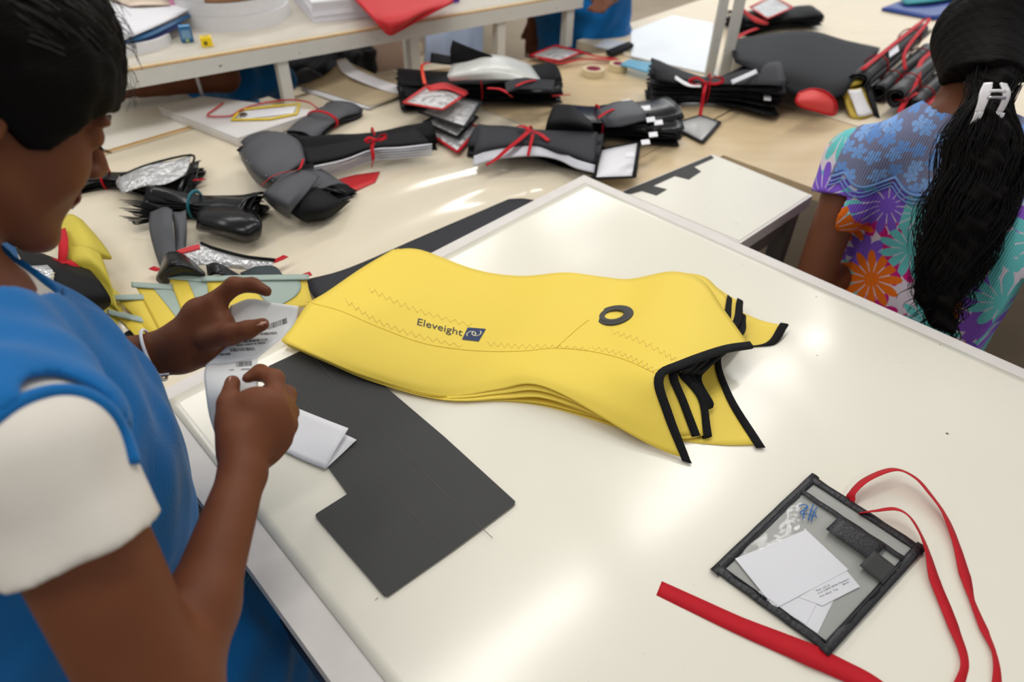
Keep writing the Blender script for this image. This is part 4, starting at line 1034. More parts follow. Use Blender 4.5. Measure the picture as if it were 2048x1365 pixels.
for q in range(520):
    a = RNG.uniform(0, 2*math.pi); rr = math.sqrt(RNG.uniform(.35, 1)); ph = 2.5*a+RNG.uniform(-.6, .6); fr = 5.5+.8*math.sin(a*3)+RNG.uniform(-.3, .3); am = RNG.uniform(.005, .014); en_ = int(len(path)*RNG.uniform(.75, 1)); st = RNG.randint(0, 6)
    pts = []
    for i in range(st, en_):
        t = i/(len(path)-1); o_ = sdv*math.cos(a)*wid[i]*rr*1.05-CF*abs(math.sin(a))*wid[i]*rr*.70
        pts.append(path[i]+o_+sdv*am*math.sin(t*fr*4+ph)*(.3+t)-CF*.003*math.cos(t*fr*4+ph))
    tube('', pts, [.0008, .0009, .0008, .0003], m_hairs, n=1, seg=3, join=Vh)
for q in range(60):   # loose curls at the tip
    i = len(path)-1-RNG.randint(0, 9); p0 = path[i]+sdv*RNG.uniform(-1, 1)*wid[i]-CF*.02; cr = RNG.uniform(.006, .014); sg = RNG.choice([-1, 1])
    pts = [p0-upv*.011*k+sdv*sg*cr*math.sin(k*.9)+CF*cr*.4*math.cos(k*.9) for k in range(7)]
    tube('', pts, [.001, .001, .0004], m_hairs, n=3, seg=4, join=Vh)
tag(obj('hair_strands', Vh[0], Vh[1], m_hairs, pony), kind='stuff')
# claw clip: two toothed jaws and a spring bar
cc = D(1984, 200, 1.225); cd1 = unit(np.cross(CF, upv)); cdn = unit(D(1978, 240, 1.225)-D(1990, 165, 1.225)); m_clip = mat('pearly_plastic', (226, 222, 224), .25, .05)
for s in (-1, 1):
    ba = cc+cd1*s*.017
    jaw = patch('clip_jaw', [[ba-cdn*.030+cd1*s*.004-CF*.002, ba-cdn*.030-cd1*s*.010-CF*.006], [ba-cdn*.012+cd1*s*.011-CF*.006, ba-cdn*.012-cd1*s*.006-CF*.012], [ba+cdn*.006+cd1*s*.010-CF*.004, ba+cdn*.006-cd1*s*.004-CF*.010], [ba+cdn*.022+cd1*s*.008+CF*.004, ba+cdn*.022-cd1*s*.004-CF*.002]], m_clip, woman, 4, .0035, world=True)
    for k in range(4):
        o_ = ba+cdn*(.020+.001*k)+cd1*s*(-.004+.004*k); tube('clip_tooth', [o_, o_+cdn*.010+CF*.004, o_+cdn*.018+CF*.012], [.002, .0018, .001], m_clip, jaw, seg=5, n=2)
tube('clip_spring', [cc-cd1*.016-CF*.010, cc-CF*.013, cc+cd1*.016-CF*.010], .003, m_chrome, woman, seg=8, n=2)
tube('clip_spring', [cc-cd1*.014-CF*.010-cdn*.012, cc-CF*.013-cdn*.012, cc+cd1*.014-CF*.010-cdn*.012], .003, m_clip, woman, seg=8, n=2)
# stool and skirt (mostly hidden behind the near table)
sk = Vol(whip-np.array([.35, .35, .56]), whip+np.array([.6, .6, .12]), .008)
for s in (-1, 1):
    h0 = whip+wR*s*.085-upv*.05; kn = h0+wF*.38; ft = kn-upv*.40; ft[2] = .09
    sk.cone(h0, kn, .09, .07, .03); sk.cone(kn, ft, .068, .05, .02); sk.cone(ft, ft+wF*.11-upv*.035, .04, .035, .02)
sk.make('trousers', m_navycloth, woman)
stl = thing('stool', (whip[0], whip[1], 0), 'dark steel stool under the person in the floral top', 'stool')
lathe('seat', [(0.001, .425), (.15, .425), (.16, .415), (.15, .40), (.001, .40)], (whip[0], whip[1], 0), m_navy, stl)
for s in (-1, 1):
    for t in (-1, 1): tube('leg', [np.array([whip[0], whip[1], .405])+EA*s*.09+EB*t*.09, np.array([whip[0], whip[1], .0])+EA*s*.14+EB*t*.14], .012, m_navy, stl, n=1)

# ---- two workers in blue on the far side of the tables -----------------------------
def far_worker(base, fdir, label, arm=None, h=1.5, sit=False, extra=()):
    f = unit(fdir); r = unit(np.cross(f, upv)); T = np.array([f, r, upv]); bx = np.array([base[0], base[1], 0])
    p = thing('person', bx, label, 'person')
    dz = -.42 if sit else 0
    sh_ = h*.80+dz; hipz = h*.52+dz; N_ = bx+upv*(h*.83+dz)
    lo = bx-np.array([.55, .55, 0]); hi = bx+np.array([.55, .55, h+dz+.1])
    if arm is not None: lo = np.minimum(lo, np.min(arm, 0)-.1); hi = np.maximum(hi, np.max(arm, 0)+.1)
    v = Vol(lo, hi, .009); hc_ = bx+upv*(h*.93+dz)+f*.03
    v.ell(hc_+upv*.02, (.09, .075, .11), T, .02); v.ell(hc_+f*.03-upv*.05, (.05, .05, .06), T, .02); v.cone(hc_-upv*.05, N_-upv*.03, .05, .055, .02)
    v.cone(hc_+f*.10-upv*.02, hc_+f*.115-upv*.035, .01, .012, .01)
    Ls, Rs = bx-r*.16+upv*sh_, bx+r*.16+upv*sh_
    v.cone(N_-upv*.03, Ls, .05, .05, .02); v.cone(N_-upv*.03, Rs, .05, .05, .02)
    arms = [(Ls, Ls-r*.03-upv*.25, Ls+f*.20-upv*.28), (Rs, Rs+r*.04-upv*.25, Rs+r*.03+f*.05-upv*.44)]
    if arm is not None: arms[0] = tuple(arm)
    for a, b, c in arms:
        v.cone(a, b, .048, .042, .02); v.cone(b, c, .042, .027, .015); d_ = unit(c-b); v.cone(c, c+d_*.07, .028, .024, .01)
        sd_ = unit(np.cross(d_, upv))
        for k_ in range(4): v.cone(c+d_*.06+sd_*(-.024+.016*k_), c+d_*(.13+.006*(k_ in (1, 2)))+sd_*(-.026+.017*k_)-upv*.006, .0095, .008, .004)
        v.cone(c+d_*.02+sd_*.02, c+d_*.07+sd_*.045, .012, .009, .006)
    v.ell(bx+upv*(sh_+hipz)/2, (.09, .14, (sh_-hipz)*.7), T, .03)
    v.make('body', m_skin2, p)
    g = Vol(lo, hi, .009)
    g.ell(bx+upv*((sh_+hipz)/2+.02), (.115, .175, (sh_-hipz)*.72), T, .03); g.ell(bx+upv*(hipz-.05), (.15, .20, .22), T, .08)
    for a, b, c in arms: g.cone(a, a*.45+b*.55, .066, .062, .02)
    for a, b, ra, rb in extra: g.cone(a, b, ra, rb, .02)
    g.cut(bx+upv*(hipz-.22), -upv); g.noise(.003, 30, 5); g.make('blue_vest', m_vest, p)
    t_ = Vol(lo*np.array([1, 1, 0])+np.array([0, 0, .02]), np.array([hi[0], hi[1], hipz]), .012)
    for s in (-1, 1):
        a = bx+r*s*.085+upv*(hipz-.1)
        if sit: b = a+f*.38; c = b.copy(); c[2] = .08
        else: b = a.copy(); b[2] = .45; c = a.copy(); c[2] = .08
        t_.cone(a, b, .09, .075, .02); t_.cone(b, c, .07, .05, .02); t_.cone(c, c+f*.1-upv*.03, .04, .035, .02)
    t_.make('trousers', m_navycloth, p)
    hh = Vol(hc_-.2, hc_+.2, .008); hh.ell(hc_+upv*.03-f*.01, (.105, .088, .115), T, .02); hh.ell(hc_-f*.1, (.05, .05, .05), T, .02)
    hh.cut(hc_+f*.05+upv*.01, unit(f-upv*.6)); hh.make('hair', m_hair, p)
    return p
w3b = AB(.16, -1.74)
el3 = B(450, 155, .05); ha3 = B(330, 172, .045); sh3 = AB(.10, -1.62, .28)
far_worker(w3b, EB*1.0+EA*.25, 'person in blue reaching one braceleted arm under the raised shelf', arm=(sh3, el3, ha3), h=1.45, sit=True, extra=((B(478, 168, -.02), B(556, 158, -.04), .055, .06), (B(478, 168, -.02), AB(.16, -1.6, -.1), .06, .12)))
w3 = bpy.data.objects['person.002']
d3 = unit(ha3-el3); p3 = el3*.55+ha3*.45; s3_ = unit(np.cross(d3, upv)); u3 = np.cross(s3_, d3)
tube('white_bracelet', [p3+.037*(math.cos(a)*s3_+math.sin(a)*u3) for a in np.linspace(0, 2*math.pi, 13)[:-1]], .005, m_paper, w3, seg=6, n=2, closed=True)
w4b = D(1165, 60, 2.75)
far_worker((w4b[0], w4b[1]), (-.4, -1, 0), 'standing person in a blue vest beyond the end of the raised shelf', h=1.52)
# ------------------------------------------------------------------ bundles of cut pieces on the far tables
def bow(parent, c, e1, size, up=.0, tails=True):
    """small tied bow at c, loops along e1"""
    e1 = unit(e1); e2 = np.cross(upv, e1)
    for s in (-1, 1):
        pts = [c, c+e1*s*size*.5+upv*size*.25+e2*size*.1, c+e1*s*size+upv*size*.12, c+e1*s*size*.55-upv*size*.02-e2*size*.12, c]
        ribbon('bow_loop', pts, .008, m_red, parent, 5, .0008, twist=[30, 50, 70, 40, 30])
def tail(parent, pts, wd=.010, tw=None): ribbon('ribbon_tail', pts, wd, m_red, parent, 6, .0008, twist=tw)
def bundle(label, A, Bp, wa, wb, ww, n, h, mats, t=.5, seed=1, spread=9, lift=0.0, tie=True, tiemat=None, curl=.35, base=0.004, group='tied bundles of cut fabric pieces', th=.0016):
    r = np.random.RandomState(seed); a, b = B(*A, base), B(*Bp, base)
    e1 = unit(b-a); e2 = np.cross(upv, e1); L = np.linalg.norm(b-a); c0 = a+(b-a)*t
    p = thing('fabric_bundle', (c0[0], c0[1], TZ+BZ+base), label, 'fabric bundle', group)
    nu, nv = 17, 9
    for k in range(n):
        f = (k+.5)/n; ang = math.radians(r.uniform(-spread, spread)); sh_ = r.uniform(-.012, .012); G = np.zeros((nu, nv, 3)); ph = r.uniform(0, 6, 3); wsc = r.uniform(.88, 1.05)
        e1k = math.cos(ang)*e1+math.sin(ang)*e2; e2k = np.cross(upv, e1k)
        for i in range(nu):
            u = i/(nu-1); du = u-t; q = abs(du)/(t if du < 0 else 1-t); q2 = q*q*(3-2*q)
            wend = wa if du < 0 else wb; wd = (ww+(wend-ww)*q2)*wsc
            for j in range(nv):
                v = -1+2*j/(nv-1)
                z = .003+f*h*(.75+.35*q)+(.5-abs(f-.5))*.0
                z += curl*ww*.5*(v*v-.35)*(1-q2)*(1-2*f*.6)+.004*math.sin(3*v+ph[0])*q+.003*math.sin(5*u*3+ph[1])*q
                z += lift*q2*f*(1 if du > 0 else .6)
                z -= .012*f*(v*v)*q2*2
                pt = c0+e1k*(du*L*(1+sh_))+e2k*(v*wd/2); pt = pt.copy(); pt[2] = TZ+BZ+base+max(.0022+.0004*k, z); G[i, j] = pt
        grid_surface('fabric_piece', G, mats[k % len(mats)] if k < n-1 else mats[-1], p, th)
    hh = h*.75+.012
    if tie:
        pts = [c0+e2*(math.cos(x)*(ww*.5+.004))+upv*(hh*.5+math.sin(x)*(hh*.5+.004)+.002) for x in np.linspace(0, 2*math.pi, 15)[:-1]]
        pts = [np.array([q[0], q[1], max(q[2], TZ+BZ+base+.003)]) for q in pts]
        tube('tie_ribbon', pts, .0045, tiemat or m_red, p, seg=6, n=2, closed=True, flat=.45)
    p_top = c0+upv*(hh+.006)
    return p, p_top, e1, e2, c0
def opatch(name, rows, material, label, cat, n=5, thick=.0012, base=BZ, group=None):
    o = patch(name, rows, material, None, n, thick, base); tag(o, label, cat, group); return o
K_, G_, GL, GV = m_bundle, m_greycloth, m_gloss, m_gvinyl

# 1 bundle with crumpled clear pouch, left of the drawing board
p, tp, e1, e2, c0 = bundle('black bundle with a crumpled silvery pouch on top, nearest the left face', (150, 372), (395, 372), .09, .13, .04, 8, .035, [K_, GL], .28, 3, 12)
patch('crumpled_pouch', [[(238, 352, .045), (290, 330, .055), (340, 322, .060), (382, 312, .058)], [(232, 368, .040), (285, 352, .062), (335, 345, .055), (378, 330, .060)], [(245, 386, .040), (290, 372, .050), (330, 368, .058), (372, 350, .050)]], mat('foil_film', (206, 206, 206), .18, .15, 40, bump=1.0, bscale=45, spec=.8, bdist=.012, metal=.35), p, 5, .001, BZ)
tube('pouch_edging', [B(240, 352, .046), B(300, 328, .058), B(382, 310, .060), B(384, 330, .058), B(372, 354, .050)], .0028, K_, p, seg=5)
tail(p, [B(362, 362, .03), B(385, 360, .028), B(410, 358, .02)])
# 2 spiky black bundle with teal tie and grey flap
p, tp, e1, e2, c0 = bundle('black fan-edged bundle tied with teal thread, a grey flap hanging forward', (312, 420), (520, 445), .06, .10, .05, 12, .05, [K_, K_, GL], .42, 5, 10, tiemat=mat('teal_thread', (30, 110, 124), .6), lift=.01)
for k in range(12):
    y0 = 398+k*4; tube('fringe_piece', [B(330, 418+k*1.5, .02+.003*(11-k)), B(285-(k % 3)*4, y0+6, .022+.0028*(11-k)), B(238+(k % 4)*9, y0+2, .02+.0028*(11-k))], [.006, .004, .001], K_, p, seg=4, n=3, flat=.3)
patch('grey_flap', [[(300, 425, .050), (330, 414, .062), (345, 420, .060)], [(298, 455, .050), (325, 448, .060), (346, 455, .058)], [(308, 500, .030), (330, 500, .036), (352, 500, .032)], [(322, 540, .012), (340, 545, .016), (360, 540, .012)]], GV, p, 5, .0016, BZ)
patch('grey_flap', [[(345, 424, .055), (360, 424, .055), (372, 420, .052)], [(348, 460, .045), (362, 462, .048), (374, 455, .044)], [(352, 505, .028), (364, 508, .03), (372, 500, .028)]], GV, p, 5, .0016, BZ)
patch('glossy_roll', [[(400, 410, .04), (450, 405, .05), (495, 412, .05), (515, 425, .045)], [(395, 430, .055), (450, 430, .068), (500, 436, .066), (524, 445, .055)], [(392, 455, .035), (445, 462, .05), (495, 472, .046), (522, 470, .035)], [(395, 462, .012), (445, 474, .012), (490, 486, .012), (516, 480, .012)]], GL, p, 5, .002, BZ)
# 3 big grey vinyl bundle
p, tp, e1, e2, c0 = bundle('large grey vinyl bundle with stitched fold, tied with a red cord', (520, 300), (668, 410), .10, .10, .055, 7, .05, [K_, GV], .42, 8, 7)
patch('upper_lobe', [[(548, 262, .075), (575, 268, .085), (600, 285, .08), (612, 322, .07)], [(510, 272, .085), (535, 290, .098), (562, 310, .095), (585, 338, .080)], [(482, 300, .070), (502, 330, .078), (530, 352, .074), (552, 362, .066)], [(482, 318, .030), (500, 350, .030), (520, 372, .030), (540, 380, .030)]], GV, p, 5, .002, BZ)
patch('lower_lobe', [[(560, 352, .078), (590, 340, .085), (620, 343, .080), (640, 352, .070)], [(545, 368, .080), (575, 362, .092), (600, 370, .088), (615, 385, .075)], [(528, 385, .072), (552, 398, .080), (575, 412, .072), (582, 425, .055)], [(525, 395, .03), (548, 418, .025), (568, 432, .018), (580, 438, .012)]], GV, p, 5, .002, BZ)
patch('dark_end', [[(580, 425, .05), (600, 385, .075), (640, 372, .05)], [(600, 440, .03), (640, 420, .05), (680, 400, .035)], [(615, 446, .012), (660, 436, .014), (702, 402, .012)]], K_, p, 5, .002, BZ)
tail(p, [B(522, 372, .078), B(545, 352, .095), B(575, 343, .097), B(598, 338, .088), B(606, 318, .08)], .007, [20]*5)
for k in range(14):
    q = B(492+k*6.5, 322+k*5.0, .079-.0006*k); tube('stitch', [q, q+np.array([.003, .002, .001])], .0006, m_band, p, n=1, seg=4)
# 4 grey bundle with cord at the board corner
p, tp, e1, e2, c0 = bundle('small grey bundle with an open flap beside the drawing board', (600, 285), (690, 225), .10, .12, .09, 6, .035, [K_, GV], .5, 11, 6)
# 5 black bundle with white edge lines
p, tp, e1, e2, c0 = bundle('black bundle showing a band of white edges, tied upright with red ribbon', (600, 322), (866, 285), .075, .085, .045, 10, .055, [K_, K_], .55, 12, 5)
for k in range(5):
    dz = .058-.007*k
    patch('white_edge', [[(628, 332+k*5, dz), (690, 318+k*5, dz-.002), (745, 298+k*5, dz), (800, 294+k*5, dz+.002), (864, 287+k*5, dz)], [(628, 335+k*5, dz-.002), (690, 321+k*5, dz-.004), (745, 301+k*5, dz-.002), (800, 297+k*5, dz), (864, 290+k*5, dz-.002)]], m_band, p, 4, .0015, BZ)
patch('front_flap', [[(600, 300, .072), (680, 285, .072), (745, 272, .062), (830, 255, .066)], [(612, 328, .062), (680, 315, .062), (745, 296, .060), (860, 285, .060)]], K_, p, 5, .002, BZ)
ribbon('tie_front', [B(748, 280, .078), B(744, 295, .070), B(746, 315, .05), B(743, 335, .025)], .009, m_red, p, 4, .0008)
bow(p, B(752, 280, .078), (1, .8, 0), .03)
rf = opatch('red_fabric_piece', [[(640, 372, .004), (700, 352, .006), (760, 343, .006)], [(650, 392, .004), (700, 385, .005), (750, 365, .005)]], m_redcloth, 'dark red cloth corner poking out under the black striped bundle', 'fabric piece')
# 6 the big pile with clear film in the middle
p, tp, e1, e2, c0 = bundle('tall black pile with clear film on top, beneath the shelf post', (800, 205), (1110, 190), .16, .18, .13, 12, .085, [K_, GL, K_], .5, 14, 9)
patch('clear_film', [[(905, 128, .13), (960, 110, .15), (1010, 112, .14), (1060, 128, .12)], [(895, 150, .125), (955, 140, .145), (1020, 138, .135), (1075, 150, .115)], [(900, 162, .11), (960, 160, .12), (1030, 160, .115), (1085, 165, .105)]], mat('milky_film', (206, 206, 200), .25, .08, 30, bump=.6, bscale=40), p, 5, .001, BZ)
patch('black_fin', [[(905, 80, .19), (940, 95, .18), (985, 112, .15)], [(900, 105, .16), (940, 118, .15), (985, 125, .13)], [(905, 135, .12), (945, 140, .12), (985, 145, .11)]], K_, p, 5, .002, BZ)
patch('black_fin', [[(862, 105, .14), (880, 108, .14), (902, 112, .13)], [(860, 125, .12), (885, 128, .12), (905, 130, .11)]], K_, p, 4, .002, BZ)
patch('grey_band', [[(1010, 165, .118), (1040, 155, .118), (1075, 158, .115), (1110, 160, .10)], [(1012, 185, .11), (1040, 178, .11), (1075, 180, .105), (1108, 182, .09)]], m_greycloth, p, 4, .0015, BZ)
tail(p, [B(975, 176, .12), B(1000, 178, .122), B(1015, 186, .115), B(1024, 194, .10)], .012); tail(p, [B(1032, 172, .12), B(1050, 164, .12), B(1072, 160, .115)], .010); tail(p, [B(1105, 192, .05), B(1125, 190, .04), B(1140, 189, .03)], .009)
# pouch stack
def pouch(label, pts, z, edge, sag=.0, film=None):
    w_ = [B(x, y, z) for x, y in pts]; c = sum(w_)/4; q = thing('clear_pouch', (c[0], c[1], TZ+BZ+z), label, 'pouch', 'clear pouches on the far table')
    g = np.array([[w_[0]*(1-u)*(1-v)+w_[1]*u*(1-v)+w_[2]*u*v+w_[3]*(1-u)*v+upv*(.006*math.sin(math.pi*u)*math.sin(math.pi*v)+.001) for v in np.linspace(0, 1, 7)] for u in np.linspace(0, 1, 7)])
    grid_surface('film', g, film or MATS['foil_film'], q, .0012)
    for i in range(4):
        a_, b_ = w_[i], w_[(i+1) % 4]; tube('edging', [a_+upv*.001, b_+upv*.001], .0055, edge, q, n=1, seg=6, flat=.4)
    return q
pouch('clear pouch with dark edging at the bottom of the pouch pile', [(850, 262), (900, 238), (960, 255), (915, 305)], .016, m_red)
pouch('clear pouch with grey edging, second in the pouch pile', [(848, 245), (905, 215), (955, 235), (915, 275)], .03, K_)
pouch('crinkled clear pouch just below the red-edged one', [(838, 225), (900, 195), (962, 205), (930, 255)], .055, m_greycloth)
q = pouch('red-edged clear pouch on top of the pouch pile', [(807, 206), (855, 172), (934, 187), (885, 220)], .085, m_redcloth)
patch('red_header', [[(852, 172, .088), (892, 165, .094), (935, 182, .09)], [(858, 182, .090), (895, 178, .096), (930, 192, .092)]], m_redcloth, q, 4, .002, BZ)
ribbon('orange_strap', [B(850, 168, .09), B(846, 150, .10), B(845, 130, .11), B(865, 124, .115), B(886, 121, .115)], .010, mat('orange_red_strap', (226, 62, 30), .5), q, 5, .001)
# 7 grey bundle with white wavy band
p, tp, e1, e2, c0 = bundle('dark grey bundle with a wide white band and red bow', (950, 290), (1200, 320), .16, .17, .13, 8, .05, [K_, G_], .42, 17, 3)
patch('front_sheet', [[(955, 250, .075), (1020, 256, .075), (1080, 260, .075), (1140, 262, .07), (1195, 264, .065)], [(950, 290, .070), (1020, 285, .072), (1080, 285, .07), (1140, 300, .068), (1190, 315, .06)], [(945, 318, .045), (1000, 300, .055), (1065, 296, .055), (1125, 312, .05), (1180, 332, .045)]], m_greycloth, p, 5, .0018, BZ)
patch('white_band', [[(948, 312, .052), (1000, 294, .062), (1065, 292, .062), (1115, 300, .058), (1150, 318, .055), (1190, 330, .050)], [(946, 332, .034), (995, 318, .044), (1065, 312, .046), (1112, 318, .044), (1150, 336, .040), (1188, 346, .036)]], m_band, p, 5, .0018, BZ)
tail(p, [B(1058, 262, .088), B(1040, 278, .082), B(1015, 298, .068), B(992, 318, .05), B(972, 330, .036)], .013); tail(p, [B(1066, 268, .084), B(1062, 285, .078), B(1056, 312, .06)], .008); tail(p, [B(1064, 262, .088), B(1080, 268, .082), B(1098, 282, .074)], .013)
tail(p, [B(1062, 262, .088), B(1048, 253, .09), B(1036, 252, .085)], .014)
# 8 black bundle with grey caps and white tabs
p, tp, e1, e2, c0 = bundle('black bundle with small white tabs, right of the white-banded one', (1110, 270), (1345, 265), .17, .16, .12, 11, .075, [K_, GL], .35, 19, 8)
patch('grey_cap', [[(1195, 220, .10), (1225, 205, .115), (1265, 200, .105)], [(1200, 238, .095), (1235, 228, .112), (1290, 222, .10)], [(1212, 255, .08), (1245, 252, .09), (1292, 240, .085)]], m_gvinyl, p, 5, .002, BZ)
for k, (x, y) in enumerate(((1252, 203), (1292, 212), (1302, 232), (1318, 235), (1308, 256), (1293, 268), (1262, 290))):
    prism('white_tab', [B(x-9, y-3, .09), B(x+8, y-5, .09), B(x+10, y+4, .09), B(x-7, y+6, .09)], TZ+BZ+.088-.004*k, TZ+BZ+.0895-.004*k, m_paper, p)
tail(p, [B(1196, 236, .105), B(1210, 226, .112), B(1228, 218, .116)], .008)
patch('black_hump', [[(1105, 215, .09), (1140, 210, .10), (1180, 240, .08)], [(1095, 240, .085), (1140, 240, .095), (1185, 252, .08)], [(1090, 262, .06), (1140, 265, .06), (1190, 268, .06)]], K_, p, 5, .002, BZ)
pouch('black-edged clear pouch leaning below the tabbed bundle', [(1200, 300), (1278, 285), (1268, 355), (1188, 358)], .03, K_, film=m_paper)
pouch('flat clear pouch with papers beside the bow-shaped bundle', [(1340, 250), (1400, 232), (1440, 245), (1405, 285)], .006, m_greycloth, film=mat('grey_film', (188, 188, 186), .3, .12, 30))
# 9 bow-tie bundle
p, tp, e1, e2, c0 = bundle('bow-shaped black bundle tied in the middle with red ribbon', (1292, 200), (1542, 212), .11, .20, .055, 12, .09, [K_, K_, G_], .47, 23, 9, lift=.03)
patch('white_edge', [[(1462, 160, .115), (1490, 148, .12), (1512, 138, .12)], [(1465, 168, .11), (1494, 156, .115), (1516, 146, .115)]], m_band, p, 4, .002, BZ)
patch('pale_edge', [[(1350, 150, .09), (1375, 165, .085), (1402, 168, .085)], [(1350, 158, .088), (1375, 172, .083), (1402, 174, .083)]], m_paper, p, 4, .0015, BZ)
ribbon('tie_front', [B(1412, 166, .10), B(1408, 185, .085), B(1404, 210, .05), B(1400, 232, .025)], .010, m_red, p, 4, .0008)
bow(p, B(1412, 166, .10), (1, .2, 0), .055)
for x, y in ((1521, 155), (1534, 194)): prism('white_tab', [B(x-6, y-6, .06), B(x+8, y-5, .06), B(x+8, y+7, .06), B(x-6, y+6, .06)], TZ+BZ+.059, TZ+BZ+.0605, m_paper, p)
# 10 big black sheets with punched dots
o = thing('folded_black_sheet', (*B(1600, 150)[:2], TZ+BZ), 'large rippled black sheet stack with a row of pale punched dots', 'fabric stack')
for k in range(5):
    z = .012*k+.004
    patch('sheet', [[(1470-k*2, 92-k*3, z+.02), (1540, 75-k*2, z+.05), (1620, 62, z+.05), (1690, 80, z+.02), (1760, 95+k, z+.01)], [(1465, 110, z+.05), (1530, 105, z+.065), (1610, 100, z+.055), (1680, 118, z+.03), (1740, 128, z+.03)], [(1468, 118, z+.055), (1535, 128, z+.07), (1600, 145, z+.05), (1660, 160, z+.03), (1710, 158, z+.03)], [(1470, 125, z+.05), (1530, 150, z+.06), (1585, 182+k, z+.02), (1640, 200, z+.006), (1690, 190, z+.006)]], [K_, GL][k % 2] if k < 4 else mat('satin_black', (26, 27, 31), .6, .08, 12, spec=.12, bump=.4, bscale=20), o, 5, .0018, BZ)
for k in range(11):
    t = k/10; x = 1555+165*t; y = 92+46*math.sin(t*1.9)-0*t
    q = B(x, y+8, .112-.045*t); lathe('punched_dot', [(.0005, 0), (.0035, 0), (.0035, .001), (.0005, .001)], q, m_band, o, 8)
# 12 bundle with red-lined pouch behind the upright
p, tp, e1, e2, c0 = bundle('black bundle with a red-lined foil pouch behind the tall upright', (1465, 60), (1615, 45), .16, .16, .14, 9, .06, [K_], .5, 29, 6, tie=False)
q = pouch('foil pouch with a thick red lower edge, on the bundle behind the upright', [(1500, 15), (1545, -8), (1585, 15), (1535, 38)], .075, m_redcloth)
patch('red_roll', [[(1480, 12, .085), (1500, 28, .09), (1535, 44, .085)], [(1484, 24, .075), (1502, 38, .08), (1533, 50, .075)]], m_redcloth, q, 4, .008, BZ)
tail(p, [B(1465, 80, .05), B(1490, 66, .06), B(1515, 56, .065)], .018)
# 11 rolled black pieces tied in red
def roll(A, Bq, r, label, z=0.0, mt=None):
    a, b = B(*A, z+r), B(*Bq, z+r); e = unit(b-a); s = unit(np.cross(e, upv)); u_ = np.cross(s, e); L = np.linalg.norm(b-a)
    o = thing('fabric_roll', (*((a+b)/2)[:2], TZ+BZ+z), label, 'fabric roll', 'rolled black pieces')
    rows = []
    for i in range(13):
        rr = []
        for k in range(45):
            an = k/44*4*math.pi+.4; ra = r*(.45+.55*k/44)*(1+.05*math.sin(3*an+i*.6)); rr.append(a+e*L*(i/12+.012*math.sin(an*2)*(1 if i in (0, 12) else 0))+ra*(math.cos(an)*s+math.sin(an)*u_))
        rows.append(rr)
    grid_surface('rolled_cloth', np.array(rows), mt or K_, o, .0015)
    return o, a, b, e, s, u_
def rband(o, a, b, s, u_, t, r, wd=.009):
    c = a+(b-a)*t; pts = [c+(r+.002)*(math.cos(x)*s+math.sin(x)*u_) for x in np.linspace(0, 2*math.pi, 13)[:-1]]
    tube('tie_ribbon', pts, wd*.5, m_red, o, seg=6, n=2, closed=True, flat=.35)
m_roll = mat('charcoal_rolled_cloth', (46, 46, 48), .5, .1, 16, bump=.15, bscale=260)
R1 = [((1630, 168), (1700, 118), .026, 'short black roll above the red half-disc', 0.0), ((1715, 165), (1840, 62), .036, 'longest black roll with a red ribbon along it', .035),
      ((1755, 185), (1855, 100), .030, 'black roll right of the long ribboned roll', .0), ((1790, 195), (1885, 105), .032, 'black roll in the middle of the tied rolls', .03),
      ((1825, 215), (1900, 140), .030, 'black roll next to the woman\'s neck', .0), ((1850, 235), (1930, 165), .030, 'lowest black roll beside the woman\'s collar', .02)]
for k, (A, Bq, r, lb, z) in enumerate(R1):
    o, a, b, e, s, u_ = roll(A, Bq, r, lb, z, m_roll); rband(o, a, b, s, u_, .8, r); rband(o, a, b, s, u_, .25, r)
    if k == 1:
        tail(o, [a+u_*(r+.003), a*.6+b*.4+u_*(r+.004), b+u_*(r+.004)], .014)
        tail(o, [b+u_*(r+.006), b+u_*(r+.01)-e*.03+s*.02, B(1812, 100, .09), B(1810, 140, .06)], .012)
        prism('white_print', [B(1776, 100, .10), B(1795, 92, .10), B(1797, 105, .10), B(1778, 118, .10)], TZ+BZ+.104, TZ+BZ+.1048, m_band, o)
    if k == 3: tail(o, [b+u_*(r+.004), B(1845, 120, .09), B(1835, 160, .08), B(1815, 195, .06), B(1798, 225, .04)], .014)
    if k == 4: tail(o, [B(1790, 200, .05), B(1810, 198, .06), B(1835, 185, .06)], .012)
    if k == 5: tail(o, [a+u_*(r+.004), a*.5+b*.5+u_*(r+.006), b+u_*(r+.004)], .02)
o = thing('fabric_scrap', (*B(1632, 205)[:2], TZ+BZ), 'red half-round fabric piece in front of the black rolls', 'fabric piece')
a_ = [(1592, 200), (1600, 184), (1625, 178), (1652, 184), (1672, 205), (1674, 222), (1668, 230), (1630, 222), (1600, 212)]
patch('cloth', [[(1598, 186, .10), (1625, 178, .105), (1654, 185, .10)], [(1592, 202, .085), (1630, 200, .09), (1670, 206, .075)], [(1602, 213, .07), (1632, 222, .062), (1668, 230, .045)]], mat('coral_red_cloth', (222, 66, 62), .55, .06), o, 6, .004, BZ)
tube('edge_binding', [B(1598, 186, .10), B(1592, 202, .085), B(1602, 213, .07), B(1632, 222, .062), B(1668, 230, .045), B(1672, 206, .075), B(1654, 185, .10), B(1625, 178, .105), B(1600, 185, .10)], .003, m_red, o, seg=6)
yb = thing('yellow_case', (*B(1715, 210)[:2], TZ+BZ), 'small black case with yellow lining and white insert, beside the rolls', 'case')
patch('top_flap', [[(1683, 146, .075), (1705, 142, .08), (1728, 139, .078)], [(1682, 168, .068), (1705, 168, .072), (1726, 164, .07)]], mat('mustard_cloth', (206, 178, 66), .6), yb, 4, .012, BZ)
